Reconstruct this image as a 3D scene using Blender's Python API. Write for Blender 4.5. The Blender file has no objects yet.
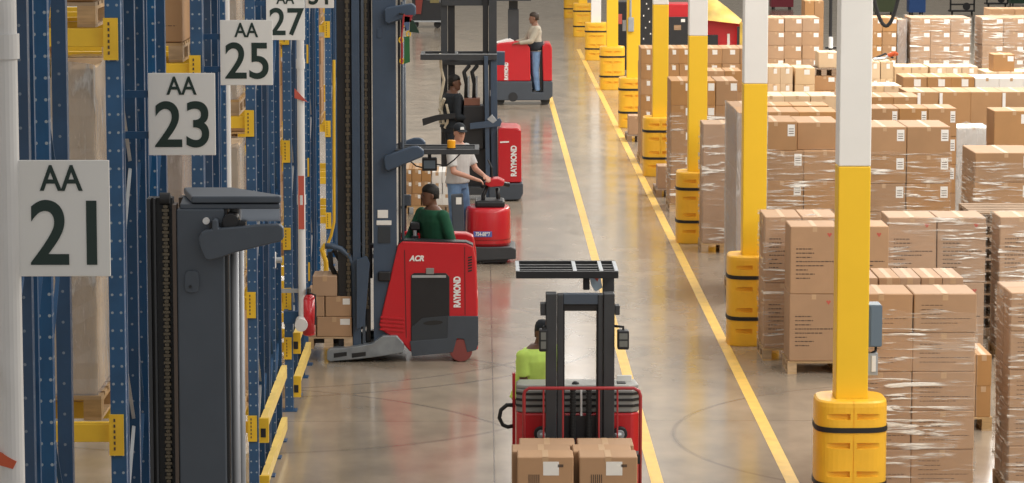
import bpy, bmesh, math, random
from mathutils import Vector, Matrix
random.seed(7)
R = math.radians
scn = bpy.context.scene
COL = scn.collection

# ------------------------------------------------------------------ camera
F = 3200.0
PITCH = math.atan((241.5 + 144.0) / F)
YAW = math.atan(29.0 / math.sqrt(F * F + 385.5 ** 2))
CAMZ = 5.76
cam_d = bpy.data.cameras.new('camera')
cam = bpy.data.objects.new('camera', cam_d)
COL.objects.link(cam)
cam.location = (0, 0, CAMZ)
cam.rotation_euler = (math.pi / 2 - PITCH, 0, -YAW)
cam_d.sensor_width = 36.0
cam_d.lens = 36.0 * F / 1024.0
cam_d.clip_start = 0.5
cam_d.clip_end = 400
scn.camera = cam
MROT = cam.rotation_euler.to_matrix()

def at(px, py, Y):
    """world X, Z where the photograph's point (px, py) meets the upright plane at distance Y"""
    d = MROT @ Vector(((px - 512.0) / F, (241.5 - py) / F, -1.0))
    t = Y / d.y
    return d.x * t, CAMZ + d.z * t

# ------------------------------------------------------------------ light
scn.view_settings.view_transform = 'Standard'
scn.view_settings.look = 'None'
scn.view_settings.gamma = 1.0
scn.view_settings.use_curve_mapping = False
scn.view_settings.exposure = 0.0
world = bpy.data.worlds.new('world')
scn.world = world
world.use_nodes = True
bg = world.node_tree.nodes['Background']
bg.inputs[0].default_value = (1.0, 0.965, 0.92, 1)
bg.inputs[1].default_value = 0.50

def area(name, loc, sx, sy, power, col=(1, 0.96, 0.9), rot=(0, 0, 0)):
    l = bpy.data.lights.new(name, 'AREA')
    l.shape = 'RECTANGLE'; l.size = sx; l.size_y = sy; l.energy = power; l.color = col
    o = bpy.data.objects.new(name, l); COL.objects.link(o)
    o.location = loc; o.rotation_euler = rot
    return o
# overhead rows of high-bay lamps, over the aisle and over the pallet storage
area('high_bay_lamp', (8.5, 35, 9.5), 3.0, 50, 4700)
area('high_bay_lamp', (10.5, 75, 9.5), 3.0, 36, 5600)
area('high_bay_lamp', (-7.0, 30, 9.5), 2.0, 40, 500)
area('high_bay_lamp', (-7.0, 85, 9.5), 2.0, 50, 2200)
area('high_bay_lamp', (1.1, 45, 9.5), 0.7, 60, 420)
area('high_bay_lamp', (2.6, 62, 9.5), 0.7, 76, 460)

# ------------------------------------------------------------------ materials
MATS = {}
def mat(name, col, rough=0.5, metal=0.0, noise=0.0, scale=8.0, bump=0.0, rand=0.0, spec=0.5, coat=0.0, emit=0.0, stretch=(1, 1, 1)):
    if name in MATS: return MATS[name]
    m = bpy.data.materials.new(name); m.use_nodes = True
    nt = m.node_tree; n = nt.nodes; L = nt.links
    b = n['Principled BSDF']
    b.inputs['Roughness'].default_value = rough
    b.inputs['Metallic'].default_value = metal
    b.inputs['Specular IOR Level'].default_value = spec
    b.inputs['Coat Weight'].default_value = coat
    b.inputs['Base Color'].default_value = (*col, 1)
    m.diffuse_color = (*col, 1)
    if emit:
        b.inputs['Emission Color'].default_value = (*col, 1)
        b.inputs['Emission Strength'].default_value = emit
    out = None
    tc = n.new('ShaderNodeTexCoord'); mp = n.new('ShaderNodeMapping')
    mp.inputs['Scale'].default_value = stretch
    L.new(tc.outputs['Object'], mp.inputs['Vector'])
    nz = n.new('ShaderNodeTexNoise'); nz.inputs['Scale'].default_value = scale
    nz.inputs['Detail'].default_value = 5
    L.new(mp.outputs['Vector'], nz.inputs['Vector'])
    mul = n.new('ShaderNodeMapRange')
    mul.inputs['From Min'].default_value = 0.3; mul.inputs['From Max'].default_value = 0.7
    mul.inputs['To Min'].default_value = 1 - noise; mul.inputs['To Max'].default_value = 1 + noise
    L.new(nz.outputs['Fac'], mul.inputs['Value'])
    hsv = n.new('ShaderNodeHueSaturation'); hsv.inputs['Color'].default_value = (*col, 1)
    L.new(mul.outputs['Result'], hsv.inputs['Value'])
    if rand:
        oi = n.new('ShaderNodeObjectInfo')
        r1 = n.new('ShaderNodeMapRange'); r1.inputs['To Min'].default_value = 1 - rand; r1.inputs['To Max'].default_value = 1 + rand
        L.new(oi.outputs['Random'], r1.inputs['Value'])
        mm = n.new('ShaderNodeMath'); mm.operation = 'MULTIPLY'
        L.new(r1.outputs['Result'], mm.inputs[0]); L.new(mul.outputs['Result'], mm.inputs[1])
        L.new(mm.outputs[0], hsv.inputs['Value'])
        fr = n.new('ShaderNodeMath'); fr.operation = 'MULTIPLY'; fr.inputs[1].default_value = 7.31
        fr2 = n.new('ShaderNodeMath'); fr2.operation = 'FRACT'
        L.new(oi.outputs['Random'], fr.inputs[0]); L.new(fr.outputs[0], fr2.inputs[0])
        r2 = n.new('ShaderNodeMapRange'); r2.inputs['To Min'].default_value = 1 - rand; r2.inputs['To Max'].default_value = 1 + rand
        L.new(fr2.outputs[0], r2.inputs['Value']); L.new(r2.outputs['Result'], hsv.inputs['Saturation'])
    L.new(hsv.outputs['Color'], b.inputs['Base Color'])
    if bump:
        bp = n.new('ShaderNodeBump'); bp.inputs['Strength'].default_value = bump; bp.inputs['Distance'].default_value = 0.01
        L.new(nz.outputs['Fac'], bp.inputs['Height']); L.new(bp.outputs['Normal'], b.inputs['Normal'])
    MATS[name] = m
    return m

def holes_mat(name, col, hole_light, pitch=0.10, offs=0.026, rad=0.010):
    """steel upright whose punched slots are pale dots, painting the light that passes through"""
    m = mat(name, col, 0.45, 0.0, 0.14, 6.0, 0.05, 0.12)
    nt = m.node_tree; n = nt.nodes; L = nt.links
    tc = n.new('ShaderNodeTexCoord'); sp = n.new('ShaderNodeSeparateXYZ'); L.new(tc.outputs['Object'], sp.inputs[0])
    ge = n.new('ShaderNodeNewGeometry'); sn = n.new('ShaderNodeSeparateXYZ'); L.new(ge.outputs['Normal'], sn.inputs[0])
    def M(op, a, b=None):
        k = n.new('ShaderNodeMath'); k.operation = op
        for i, v in enumerate((a, b)):
            if v is None: continue
            if isinstance(v, (int, float)): k.inputs[i].default_value = v
            else: L.new(v, k.inputs[i])
        return k.outputs[0]
    ax = M('ABSOLUTE', sp.outputs['X']); ay = M('ABSOLUTE', sp.outputs['Y'])
    fy = M('GREATER_THAN', M('ABSOLUTE', sn.outputs['Y']), 0.5)
    u = M('ADD', M('MULTIPLY', ax, fy), M('MULTIPLY', ay, M('SUBTRACT', 1.0, fy)))
    du = M('SUBTRACT', u, offs)
    dz = M('MULTIPLY', M('SUBTRACT', M('FRACT', M('DIVIDE', sp.outputs['Z'], pitch)), 0.5), pitch)
    dist = M('SQRT', M('ADD', M('MULTIPLY', du, du), M('MULTIPLY', dz, dz)))
    mask = M('LESS_THAN', dist, rad)
    mx = n.new('ShaderNodeMix'); mx.data_type = 'RGBA'
    L.new(mask, mx.inputs['Factor'])
    src = n['Principled BSDF'].inputs['Base Color'].links[0].from_socket
    L.new(src, mx.inputs['A']); mx.inputs['B'].default_value = (*hole_light, 1)
    L.new(mx.outputs['Result'], n['Principled BSDF'].inputs['Base Color'])
    return m

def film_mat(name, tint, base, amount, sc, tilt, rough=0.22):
    """clear stretch film: mostly see-through, white streaks paint the highlights along its creases"""
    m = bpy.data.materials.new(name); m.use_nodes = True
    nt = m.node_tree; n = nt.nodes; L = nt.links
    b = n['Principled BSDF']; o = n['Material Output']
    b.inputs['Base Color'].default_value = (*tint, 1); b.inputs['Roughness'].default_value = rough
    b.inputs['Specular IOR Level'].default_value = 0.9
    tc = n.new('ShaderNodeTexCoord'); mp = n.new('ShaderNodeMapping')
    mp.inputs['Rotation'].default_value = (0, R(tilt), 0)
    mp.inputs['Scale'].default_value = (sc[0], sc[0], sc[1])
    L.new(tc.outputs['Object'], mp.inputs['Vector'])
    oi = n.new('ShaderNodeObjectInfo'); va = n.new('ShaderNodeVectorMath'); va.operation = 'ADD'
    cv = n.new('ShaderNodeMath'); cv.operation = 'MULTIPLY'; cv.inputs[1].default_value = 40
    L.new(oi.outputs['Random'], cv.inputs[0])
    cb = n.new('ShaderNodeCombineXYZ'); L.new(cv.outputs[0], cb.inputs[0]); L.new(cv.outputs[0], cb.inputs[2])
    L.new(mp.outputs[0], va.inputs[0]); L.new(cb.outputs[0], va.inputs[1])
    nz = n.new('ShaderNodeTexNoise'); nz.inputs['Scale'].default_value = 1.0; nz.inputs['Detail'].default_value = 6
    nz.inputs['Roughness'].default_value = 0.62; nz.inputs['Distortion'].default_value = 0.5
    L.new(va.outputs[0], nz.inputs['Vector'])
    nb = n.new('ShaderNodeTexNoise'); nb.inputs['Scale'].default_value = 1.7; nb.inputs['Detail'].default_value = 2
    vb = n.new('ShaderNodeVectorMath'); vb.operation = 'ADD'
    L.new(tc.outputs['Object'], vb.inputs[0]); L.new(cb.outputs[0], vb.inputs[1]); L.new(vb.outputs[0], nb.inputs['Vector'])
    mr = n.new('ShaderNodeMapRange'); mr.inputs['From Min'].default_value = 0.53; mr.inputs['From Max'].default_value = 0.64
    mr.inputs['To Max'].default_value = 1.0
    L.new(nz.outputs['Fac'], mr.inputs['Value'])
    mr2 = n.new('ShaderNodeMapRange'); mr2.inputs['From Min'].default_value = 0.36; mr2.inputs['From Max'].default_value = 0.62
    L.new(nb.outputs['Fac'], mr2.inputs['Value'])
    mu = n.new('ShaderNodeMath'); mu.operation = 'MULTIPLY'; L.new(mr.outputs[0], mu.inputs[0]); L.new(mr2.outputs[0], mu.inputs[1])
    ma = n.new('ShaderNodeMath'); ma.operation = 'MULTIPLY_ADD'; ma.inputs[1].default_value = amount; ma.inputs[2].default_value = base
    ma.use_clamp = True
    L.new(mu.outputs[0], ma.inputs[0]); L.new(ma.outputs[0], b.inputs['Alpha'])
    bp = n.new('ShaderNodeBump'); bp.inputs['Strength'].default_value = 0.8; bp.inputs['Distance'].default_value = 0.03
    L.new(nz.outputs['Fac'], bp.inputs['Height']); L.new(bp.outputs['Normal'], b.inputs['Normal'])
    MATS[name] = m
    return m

def floor_mat():
    m = bpy.data.materials.new('polished_concrete'); m.use_nodes = True
    nt = m.node_tree; n = nt.nodes; L = nt.links
    b = n['Principled BSDF']
    tc = n.new('ShaderNodeTexCoord')
    def noise(scale, stretch, detail=5, dist=0.0):
        mp = n.new('ShaderNodeMapping'); mp.inputs['Scale'].default_value = stretch
        L.new(tc.outputs['Object'], mp.inputs['Vector'])
        z = n.new('ShaderNodeTexNoise'); z.inputs['Scale'].default_value = scale; z.inputs['Detail'].default_value = detail
        z.inputs['Distortion'].default_value = dist
        L.new(mp.outputs[0], z.inputs['Vector']); return z
    a = noise(0.35, (1, 1, 1), 6, 1.0); c = noise(2.0, (1.2, 0.7, 1), 6); d = noise(60.0, (1, 1, 1), 3)
    r = n.new('ShaderNodeValToRGB')
    r.color_ramp.elements[0].position = 0.35; r.color_ramp.elements[0].color = (0.24, 0.20, 0.155, 1)
    r.color_ramp.elements[1].position = 0.68; r.color_ramp.elements[1].color = (0.40, 0.325, 0.245, 1)
    mx = n.new('ShaderNodeMix'); mx.data_type = 'FLOAT'; mx.inputs[0].default_value = 0.45
    L.new(a.outputs['Fac'], mx.inputs[2]); L.new(c.outputs['Fac'], mx.inputs[3])
    L.new(mx.outputs[0], r.inputs[0])
    # tyre arcs
    sp = n.new('ShaderNodeSeparateXYZ'); L.new(tc.outputs['Object'], sp.inputs[0])
    def M(op, x, y=None, z=None):
        k = n.new('ShaderNodeMath'); k.operation = op
        for i, v in enumerate((x, y, z)):
            if v is None: continue
            if isinstance(v, (int, float)): k.inputs[i].default_value = v
            else: L.new(v, k.inputs[i])
        return k.outputs[0]
    tot = None
    for cx, cy, rad, w in ((-3.2, 38.5, 4.2, .05), (-3.2, 38.5, 4.75, .05), (-2.5, 34.0, 3.4, .06), (-0.8, 24.5, 3.0, .05), (-3.6, 44, 5.0, .05), (5.2, 31.5, 3.3, .04), (-4.0, 30.2, 4.6, .05)):
        dx = M('SUBTRACT', sp.outputs['X'], cx); dy = M('SUBTRACT', sp.outputs['Y'], cy)
        dd = M('ABSOLUTE', M('SUBTRACT', M('SQRT', M('ADD', M('MULTIPLY', dx, dx), M('MULTIPLY', dy, dy))), rad))
        k = M('SUBTRACT', 1.0, M('DIVIDE', dd, w)); k = M('MAXIMUM', k, 0.0)
        tot = k if tot is None else M('MAXIMUM', tot, k)
    arc = M('MULTIPLY', tot, M('MULTIPLY', a.outputs['Fac'], 1.0))
    mc = n.new('ShaderNodeMix'); mc.data_type = 'RGBA'; L.new(arc, mc.inputs['Factor'])
    L.new(r.outputs['Color'], mc.inputs['A']); mc.inputs['B'].default_value = (0.12, 0.10, 0.09, 1)
    # saw-cut joints of the slab
    jt = None
    for ax, pitch, off in (('X', 5.1, 2.45), ('Y', 10.0, 2.6)):
        f = M('ABSOLUTE', M('SUBTRACT', M('FRACT', M('DIVIDE', M('ADD', sp.outputs[ax], off), pitch)), 0.5))
        k = M('LESS_THAN', f, 0.008 / pitch)
        jt = k if jt is None else M('MAXIMUM', jt, k)
    mj = n.new('ShaderNodeMix'); mj.data_type = 'RGBA'; L.new(M('MULTIPLY', jt, 0.6), mj.inputs['Factor'])
    L.new(mc.outputs['Result'], mj.inputs['A']); mj.inputs['B'].default_value = (0.10, 0.08, 0.07, 1)
    L.new(mj.outputs['Result'], b.inputs['Base Color'])
    rr = n.new('ShaderNodeMapRange'); rr.inputs['To Min'].default_value = 0.08; rr.inputs['To Max'].default_value = 0.22
    L.new(c.outputs['Fac'], rr.inputs['Value']); L.new(rr.outputs[0], b.inputs['Roughness'])
    bp = n.new('ShaderNodeBump'); bp.inputs['Strength'].default_value = 0.05; bp.inputs['Distance'].default_value = 0.01
    L.new(a.outputs['Fac'], bp.inputs['Height']); L.new(bp.outputs['Normal'], b.inputs['Normal'])
    b.inputs['Specular IOR Level'].default_value = 0.5
    return m

M_floor = floor_mat()
M_line = mat('floor_line_yellow', (0.78, 0.49, 0.10), 0.4, 0, 0.13, 5)
M_wall = mat('wall_panel_white', (0.75, 0.72, 0.66), 0.7, 0, 0.04, 2)
M_yel = mat('column_yellow', (0.88, 0.55, 0.022), 0.42, 0, 0.03, 2)
M_colw = mat('column_white', (0.82, 0.81, 0.78), 0.5, 0, 0.03, 2)
M_bump = mat('guard_orange_yellow', (0.90, 0.49, 0.03), 0.42, 0, 0.06, 4)
M_strap = mat('strap_black', (0.012, 0.012, 0.012), 0.6)
M_pinkcard = mat('cardboard_pinkish', (0.42, 0.262, 0.155), 0.75, 0, 0.06, 3, 0.05, 0.07)
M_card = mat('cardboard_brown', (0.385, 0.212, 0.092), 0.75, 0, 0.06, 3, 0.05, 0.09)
M_cardpale = mat('cardboard_pale', (0.64, 0.47, 0.29), 0.75, 0, 0.06, 3, 0.05, 0.08)
M_cardwhite = mat('carton_white', (0.74, 0.72, 0.68), 0.6, 0, 0.04, 3, 0.05, 0.04)
M_tape = mat('packing_tape', (0.50, 0.33, 0.19), 0.6, 0, 0.05, 5)
M_label = mat('paper_label', (0.80, 0.79, 0.76), 0.6, 0, 0.03, 20)
M_ink = mat('ink_dark', (0.10, 0.065, 0.045), 0.8)
M_redink = mat('ink_red', (0.50, 0.10, 0.07), 0.8)
M_wood = mat('pallet_wood', (0.50, 0.335, 0.18), 0.8, 0, 0.22, 5, 0.3, 0.18, stretch=(1, 6, 6))
M_wooddark = mat('pallet_wood_weathered', (0.30, 0.21, 0.14), 0.85, 0, 0.25, 5, 0.3, 0.2, stretch=(1, 6, 6))
M_film = film_mat('stretch_film', (0.98, 0.95, 0.88), 0.05, 1.4, (1.9, 26.0), 6, 0.16)
M_filmd = film_mat('stretch_film_slanted', (0.93, 0.90, 0.84), 0.05, 1.5, (1.8, 15.0), 28, 0.16)
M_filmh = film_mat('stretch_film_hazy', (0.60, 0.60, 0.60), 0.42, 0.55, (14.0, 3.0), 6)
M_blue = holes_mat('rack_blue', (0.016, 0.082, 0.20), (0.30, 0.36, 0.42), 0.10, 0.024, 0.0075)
M_bluedk = holes_mat('rack_blue_shaded', (0.010, 0.050, 0.125), (0.16, 0.20, 0.26), 0.15, 0.0, 0.007)  # darker copy of the blue, paints the shade on posts inside the racks
M_bluep = mat('rack_blue_plain', (0.014, 0.068, 0.165), 0.45, 0, 0.12, 6)
M_galv = mat('galvanised_steel', (0.42, 0.45, 0.48), 0.4, 0.4, 0.1, 8)
M_beam = mat('beam_yellow', (0.80, 0.50, 0.03), 0.45, 0, 0.08, 6)
M_pipe = mat('pipe_white', (0.66, 0.66, 0.66), 0.4, 0, 0.05, 4)
M_sign = mat('sign_white', (0.78, 0.78, 0.76), 0.5, 0, 0.02, 3)
M_signink = mat('sign_green_black', (0.010, 0.030, 0.024), 0.5)
M_red = mat('truck_red', (0.52, 0.011, 0.020), 0.33, 0, 0.03, 3, coat=0.3)
M_grey = mat('truck_slate', (0.055, 0.068, 0.088), 0.5, 0, 0.06, 6)
M_mast = mat('mast_blue_grey', (0.050, 0.078, 0.125), 0.45, 0, 0.07, 5)
M_mastn = mat('mast_grey', (0.068, 0.085, 0.110), 0.45, 0, 0.07, 5)
M_dark = mat('machine_black', (0.014, 0.015, 0.018), 0.45, 0, 0.1, 8)
M_char = mat('mast_charcoal', (0.040, 0.044, 0.050), 0.42, 0, 0.1, 6)
M_rubber = mat('rubber_black', (0.02, 0.02, 0.02), 0.75)
M_steel = mat('steel_bright', (0.30, 0.31, 0.33), 0.45, 0.3, 0.05, 6)
M_chain = mat('chain_steel', (0.13, 0.11, 0.08), 0.4, 0.6, 0.1, 20)
M_greyl = mat('cowl_grey', (0.25, 0.25, 0.24), 0.4, 0, 0.05, 5)
M_amber = mat('beacon_amber', (0.9, 0.40, 0.01), 0.25)
M_blueplate = mat('plate_blue', (0.10, 0.14, 0.42), 0.4)
M_grip = mat('white_paint', (0.8, 0.8, 0.8), 0.5)

# ------------------------------------------------------------------ mesh builder
class MB:
    def __init__(s): s.bm = bmesh.new()
    def box(s, x0, x1, y0, y1, z0, z1, rot=None, piv=None):
        c = Vector(((x0 + x1) / 2, (y0 + y1) / 2, (z0 + z1) / 2))
        vs = []
        for dz in (-1, 1):
            for dx, dy in ((-1, -1), (1, -1), (1, 1), (-1, 1)):
                v = Vector((dx * (x1 - x0) / 2, dy * (y1 - y0) / 2, dz * (z1 - z0) / 2)) + c
                if rot:
                    p = Vector(piv) if piv else c
                    v = rot @ (v - p) + p
                vs.append(s.bm.verts.new(v))
        for f in ((3, 2, 1, 0), (4, 5, 6, 7), (0, 1, 5, 4), (1, 2, 6, 5), (2, 3, 7, 6), (3, 0, 4, 7)):
            s.bm.faces.new([vs[i] for i in f])
        return s
    def prism(s, pts, a0, a1, axis='Y'):
        """extrude a 2-D outline: axis Y takes (x,z) points, X takes (y,z), Z takes (x,y)"""
        ar = sum(pts[i][0] * pts[(i + 1) % len(pts)][1] - pts[(i + 1) % len(pts)][0] * pts[i][1] for i in range(len(pts)))
        if ar < 0: pts = pts[::-1]
        def V(p, a): return {'Y': (p[0], a, p[1]), 'X': (a, p[0], p[1]), 'Z': (p[0], p[1], a)}[axis]
        A = [s.bm.verts.new(V(p, a0)) for p in pts]; B = [s.bm.verts.new(V(p, a1)) for p in pts]
        n = len(pts); new = []
        new.append(s.bm.faces.new(A)); new.append(s.bm.faces.new(B[::-1]))
        for i in range(n):
            j = (i + 1) % n
            new.append(s.bm.faces.new((A[j], A[i], B[i], B[j])))
        bmesh.ops.recalc_face_normals(s.bm, faces=new)
        return s
    def cyl(s, p0, p1, r, seg=16, r1=None):
        r1 = r if r1 is None else r1
        p0 = Vector(p0); p1 = Vector(p1); d = (p1 - p0).normalized()
        a = d.orthogonal().normalized(); b = d.cross(a)
        A = []; B = []
        for i in range(seg):
            t = 2 * math.pi * i / seg; u = a * math.cos(t) + b * math.sin(t)
            A.append(s.bm.verts.new(p0 + u * r)); B.append(s.bm.verts.new(p1 + u * r1))
        new = [s.bm.faces.new(A[::-1]), s.bm.faces.new(B)]
        for i in range(seg):
            j = (i + 1) % seg; new.append(s.bm.faces.new((A[i], A[j], B[j], B[i])))
        return s
    def tube(s, pts, r, seg=8):
        pts = [Vector(p) for p in pts]; rings = []
        prev = None
        for i, p in enumerate(pts):
            d = (pts[min(i + 1, len(pts) - 1)] - pts[max(i - 1, 0)]).normalized()
            if prev is None: a = d.orthogonal().normalized()
            else:
                a = prev - d * prev.dot(d)
                a = a.normalized() if a.length > 1e-6 else d.orthogonal().normalized()
            prev = a; b = d.cross(a)
            rr = r[i] if isinstance(r, (list, tuple)) else r
            rings.append([s.bm.verts.new(p + (a * math.cos(2 * math.pi * k / seg) + b * math.sin(2 * math.pi * k / seg)) * rr) for k in range(seg)])
        s.bm.faces.new(rings[0][::-1]); s.bm.faces.new(rings[-1])
        for A, B in zip(rings, rings[1:]):
            for k in range(seg):
                j = (k + 1) % seg; s.bm.faces.new((A[k], A[j], B[j], B[k]))
        return s
    def loft(s, rings):
        """rings: list of lists of points of equal length, capped"""
        RR = [[s.bm.verts.new(p) for p in ring] for ring in rings]
        n = len(RR[0]); new = [s.bm.faces.new(RR[0][::-1]), s.bm.faces.new(RR[-1])]
        for A, B in zip(RR, RR[1:]):
            for k in range(n):
                j = (k + 1) % n; new.append(s.bm.faces.new((A[k], A[j], B[j], B[k])))
        bmesh.ops.recalc_face_normals(s.bm, faces=new)
        return s
    def ell(s, c, rx, ry, rz, seg=12, rings=8, rot=None):
        c = Vector(c); L_ = []
        for i in range(1, rings):
            t = math.pi * i / rings; row = []
            for k in range(seg):
                p = 2 * math.pi * k / seg
                v = Vector((rx * math.sin(t) * math.cos(p), ry * math.sin(t) * math.sin(p), -rz * math.cos(t)))
                if rot: v = rot @ v
                row.append(s.bm.verts.new(c + v))
            L_.append(row)
        v0 = Vector((0, 0, -rz)); v1 = Vector((0, 0, rz))
        if rot: v0 = rot @ v0; v1 = rot @ v1
        a = s.bm.verts.new(c + v0); b = s.bm.verts.new(c + v1)
        for k in range(seg):
            j = (k + 1) % seg
            s.bm.faces.new((a, L_[0][j], L_[0][k])); s.bm.faces.new((b, L_[-1][k], L_[-1][j]))
            for A, B in zip(L_, L_[1:]): s.bm.faces.new((A[k], A[j], B[j], B[k]))
        return s
    def build(s, name, m, parent=None, loc=None, bev=0.0, smooth=False, seg=2):
        me = bpy.data.meshes.new(name)
        o = bpy.data.objects.new(name, me)
        off = Vector((0, 0, 0))
        if parent is not None:
            o.parent = parent; off = wloc(parent)
        if loc is not None:
            off2 = Vector(loc); o.location = off2 - off; off = off2
        for v in s.bm.verts: v.co -= off
        s.bm.normal_update()
        s.bm.to_mesh(me); s.bm.free()
        me.materials.append(m)
        if smooth:
            for p in me.polygons: p.use_smooth = True
        if bev:
            b = o.modifiers.new('bevel', 'BEVEL'); b.width = bev; b.segments = seg; b.limit_method = 'ANGLE'; b.angle_limit = R(35)
            for p in me.polygons: p.use_smooth = True
            b.harden_normals = True
        COL.objects.link(o)
        return o

def wloc(o):
    v = Vector(o.location)
    while o.parent: o = o.parent; v += o.location
    return v

def tag(o, label=None, cat=None, group=None, kind=None):
    if label: o['label'] = label
    if cat: o['category'] = cat
    if group: o['group'] = group
    if kind: o['kind'] = kind
    return o

def thing(name, label, cat, loc=(0, 0, 0), group=None):
    o = bpy.data.objects.new(name, None); COL.objects.link(o)
    o.location = loc; o.empty_display_size = 0.1
    return tag(o, label, cat, group)

def kids(o): return [c for c in COL.objects if c.parent == o]
KIDS = {}
def copy_tree(o, parent=None, tree=None):
    c = o.copy(); COL.objects.link(c)
    if parent is not None: c.parent = parent
    ch = KIDS.get(o.name)
    if ch is None: ch = KIDS[o.name] = kids(o)
    for k in ch: copy_tree(k, c)
    return c

def text_obj(txt, size, m, name, parent, loc, rot, sx=1.0, bold=0.0, ext=0.002, shear=0.0):
    cu = bpy.data.curves.new('t', 'FONT'); cu.body = txt; cu.size = size; cu.extrude = ext; cu.offset = bold
    cu.align_x = 'CENTER'; cu.align_y = 'CENTER'; cu.shear = shear
    to = bpy.data.objects.new('t', cu); COL.objects.link(to)
    dg = bpy.context.evaluated_depsgraph_get()
    me = bpy.data.meshes.new_from_object(to.evaluated_get(dg))
    bpy.data.objects.remove(to); 
    me.materials.clear(); me.materials.append(m)
    for v in me.vertices: v.co.x *= sx
    o = bpy.data.objects.new(name, me); COL.objects.link(o)
    o.parent = parent
    o.location = Vector(loc) - (wloc(parent) if parent else Vector((0, 0, 0)))
    o.rotation_euler = rot
    return o

# ------------------------------------------------------------------ setting
fl = MB().box(-14, 24, 4, 150, -0.2, 0).build('floor', M_floor); tag(fl, kind='structure')
for nm, b in (('wall_far', (-14, 24, 150, 150.3, -0.2, 10)), ('wall_left', (-14.3, -14, 4, 150.3, -0.2, 10)), ('wall_right', (24, 24.3, 4, 150.3, -0.2, 10))):
    tag(MB().box(*b).build(nm, M_wall), kind='structure')
mb = MB(); mb.box(1.55, 1.665, 12, 79, 0.0, 0.003)
tag(mb.build('floor_line', M_line, loc=(1.6, 45, 0)), 'left yellow line painted along the middle of the aisle floor', 'floor line', 'yellow lines painted on the aisle floor')
mb = MB(); mb.box(2.80, 2.92, 12, 96, 0.0, 0.003)
tag(mb.build('floor_line', M_line, loc=(2.9, 45, 0)), 'right yellow line painted along the aisle floor beside the columns', 'floor line', 'yellow lines painted on the aisle floor')

# ------------------------------------------------------------------ columns and their guards
ORD = ['nearest', 'second', 'third', 'fourth', 'fifth', 'sixth', 'seventh', 'eighth', 'ninth', 'tenth']
CX = 3.205
CYS = [27.6, 37.7, 47.8, 57.9, 68.3, 79.5, 91.0, 103.0, 115.0]
def superring(cx, cy, a, z, n=40, e=3.4):
    out = []
    for k in range(n):
        t = 2 * math.pi * (k + 0.5) / n; c, s_ = math.cos(t), math.sin(t)
        out.append((cx + a * math.copysign(abs(c) ** (2 / e), c), cy + a * math.copysign(abs(s_) ** (2 / e), s_), z))
    return out
def apply_mods(o):
    dg = bpy.context.evaluated_depsgraph_get()
    me = bpy.data.meshes.new_from_object(o.evaluated_get(dg))
    o.modifiers.clear(); o.data = me
    return o
def guard_half(parent, side):
    """one moulded half of the square column guard, with recessed finger slots"""
    h = 1.07; a = 0.312
    mb = MB(); cx, cy = CX, CYS[0]
    mb.loft([superring(cx, cy, a * k, z) for z, k in ((0, .98), (.015, 1), (h - .05, 1), (h - .015, .985), (h, .94))])
    o = mb.build('guard_half', M_bump, parent)
    cut = MB()
    inner = 0.146
    cut.box(cx - inner, cx + inner, cy - inner, cy + inner, -1, 2)
    x0, x1 = (cx - 1, cx - .004) if side > 0 else (cx + .004, cx + 1)
    if side > 0: cut.box(cx + .004 - 0.0, cx + 1, cy - 1, cy + 1, -1, 2)
    else: cut.box(cx - 1, cx - .004, cy - 1, cy + 1, -1, 2)
    for z in (.935, .68, .43, .18):
        for sx in (-1, 1):
            xa, xb = sorted((cx + sx * .03, cx + sx * .235))
            for fy in (-1, 1):
                yb = cy + fy * a
                yo, yi = yb + fy * .05, yb - fy * .038
                cut.prism([(yo, z + .045), (yi, z + .02), (yi, z - .018), (yo, z - .03)], xa, xb, 'X')
    co = cut.build('cut', M_bump, parent)
    bo = o.modifiers.new('b', 'BOOLEAN'); bo.object = co; bo.operation = 'DIFFERENCE'; bo.solver = 'EXACT'; bo.use_self = True
    bpy.context.view_layer.update()
    apply_mods(o)
    bpy.data.objects.remove(co)
    o.data.materials.clear(); o.data.materials.append(M_bump)
    for p in o.data.polygons: p.use_smooth = False; p.material_index = 0
    return o
g0 = thing('column_guard', 'orange yellow plastic guard with black straps around the nearest column', 'column guard', (CX, CYS[0], 0), 'plastic guards around the column feet')
guard_half(g0, 1); guard_half(g0, -1)
for z in (.82, .33):
    mb = MB()
    o_ = superring(CX, CYS[0], .319, 0); i_ = superring(CX, CYS[0], .311, 0)
    n = len(o_)
    vs = [[mb.bm.verts.new((p[0], p[1], z + dz)) for p in rr] for rr, dz in ((o_, -.022), (o_, .022), (i_, .022), (i_, -.022))]
    for q in range(4):
        A, B = vs[q], vs[(q + 1) % 4]
        for k in range(n):
            j = (k + 1) % n; mb.bm.faces.new((A[k], A[j], B[j], B[k]))
    bmesh.ops.recalc_face_normals(mb.bm, faces=mb.bm.faces[:])
    mb.build('strap', M_strap, g0)
for i, y in enumerate(CYS):
    c = thing('steel_column', f'{ORD[i]} square steel column, yellow below and white above, in an orange guard' if i != 6 else 'seventh square steel column, white all the way down to its orange guard', 'column', (CX, y, 0), 'square steel columns along the aisle')
    MB().box(CX - .14, CX + .14, y - .14, y + .14, 0.02, 3.1).build('yellow_shaft' if i != 6 else 'lower_shaft', M_yel if i != 6 else M_colw, c, bev=.012)
    MB().box(CX - .1395, CX + .1395, y - .1395, y + .1395, 3.1, 9.3).build('white_shaft', M_colw, c, bev=.012)
    MB().box(CX - .145, CX + .145, y - .145, y + .145, 0, .02).build('base_plate', M_grey, c)
    if i:
        g = copy_tree(g0); g.location = (CX, y, 0)
        g['label'] = f'orange yellow plastic guard with black straps around the {ORD[i]} column'

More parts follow.
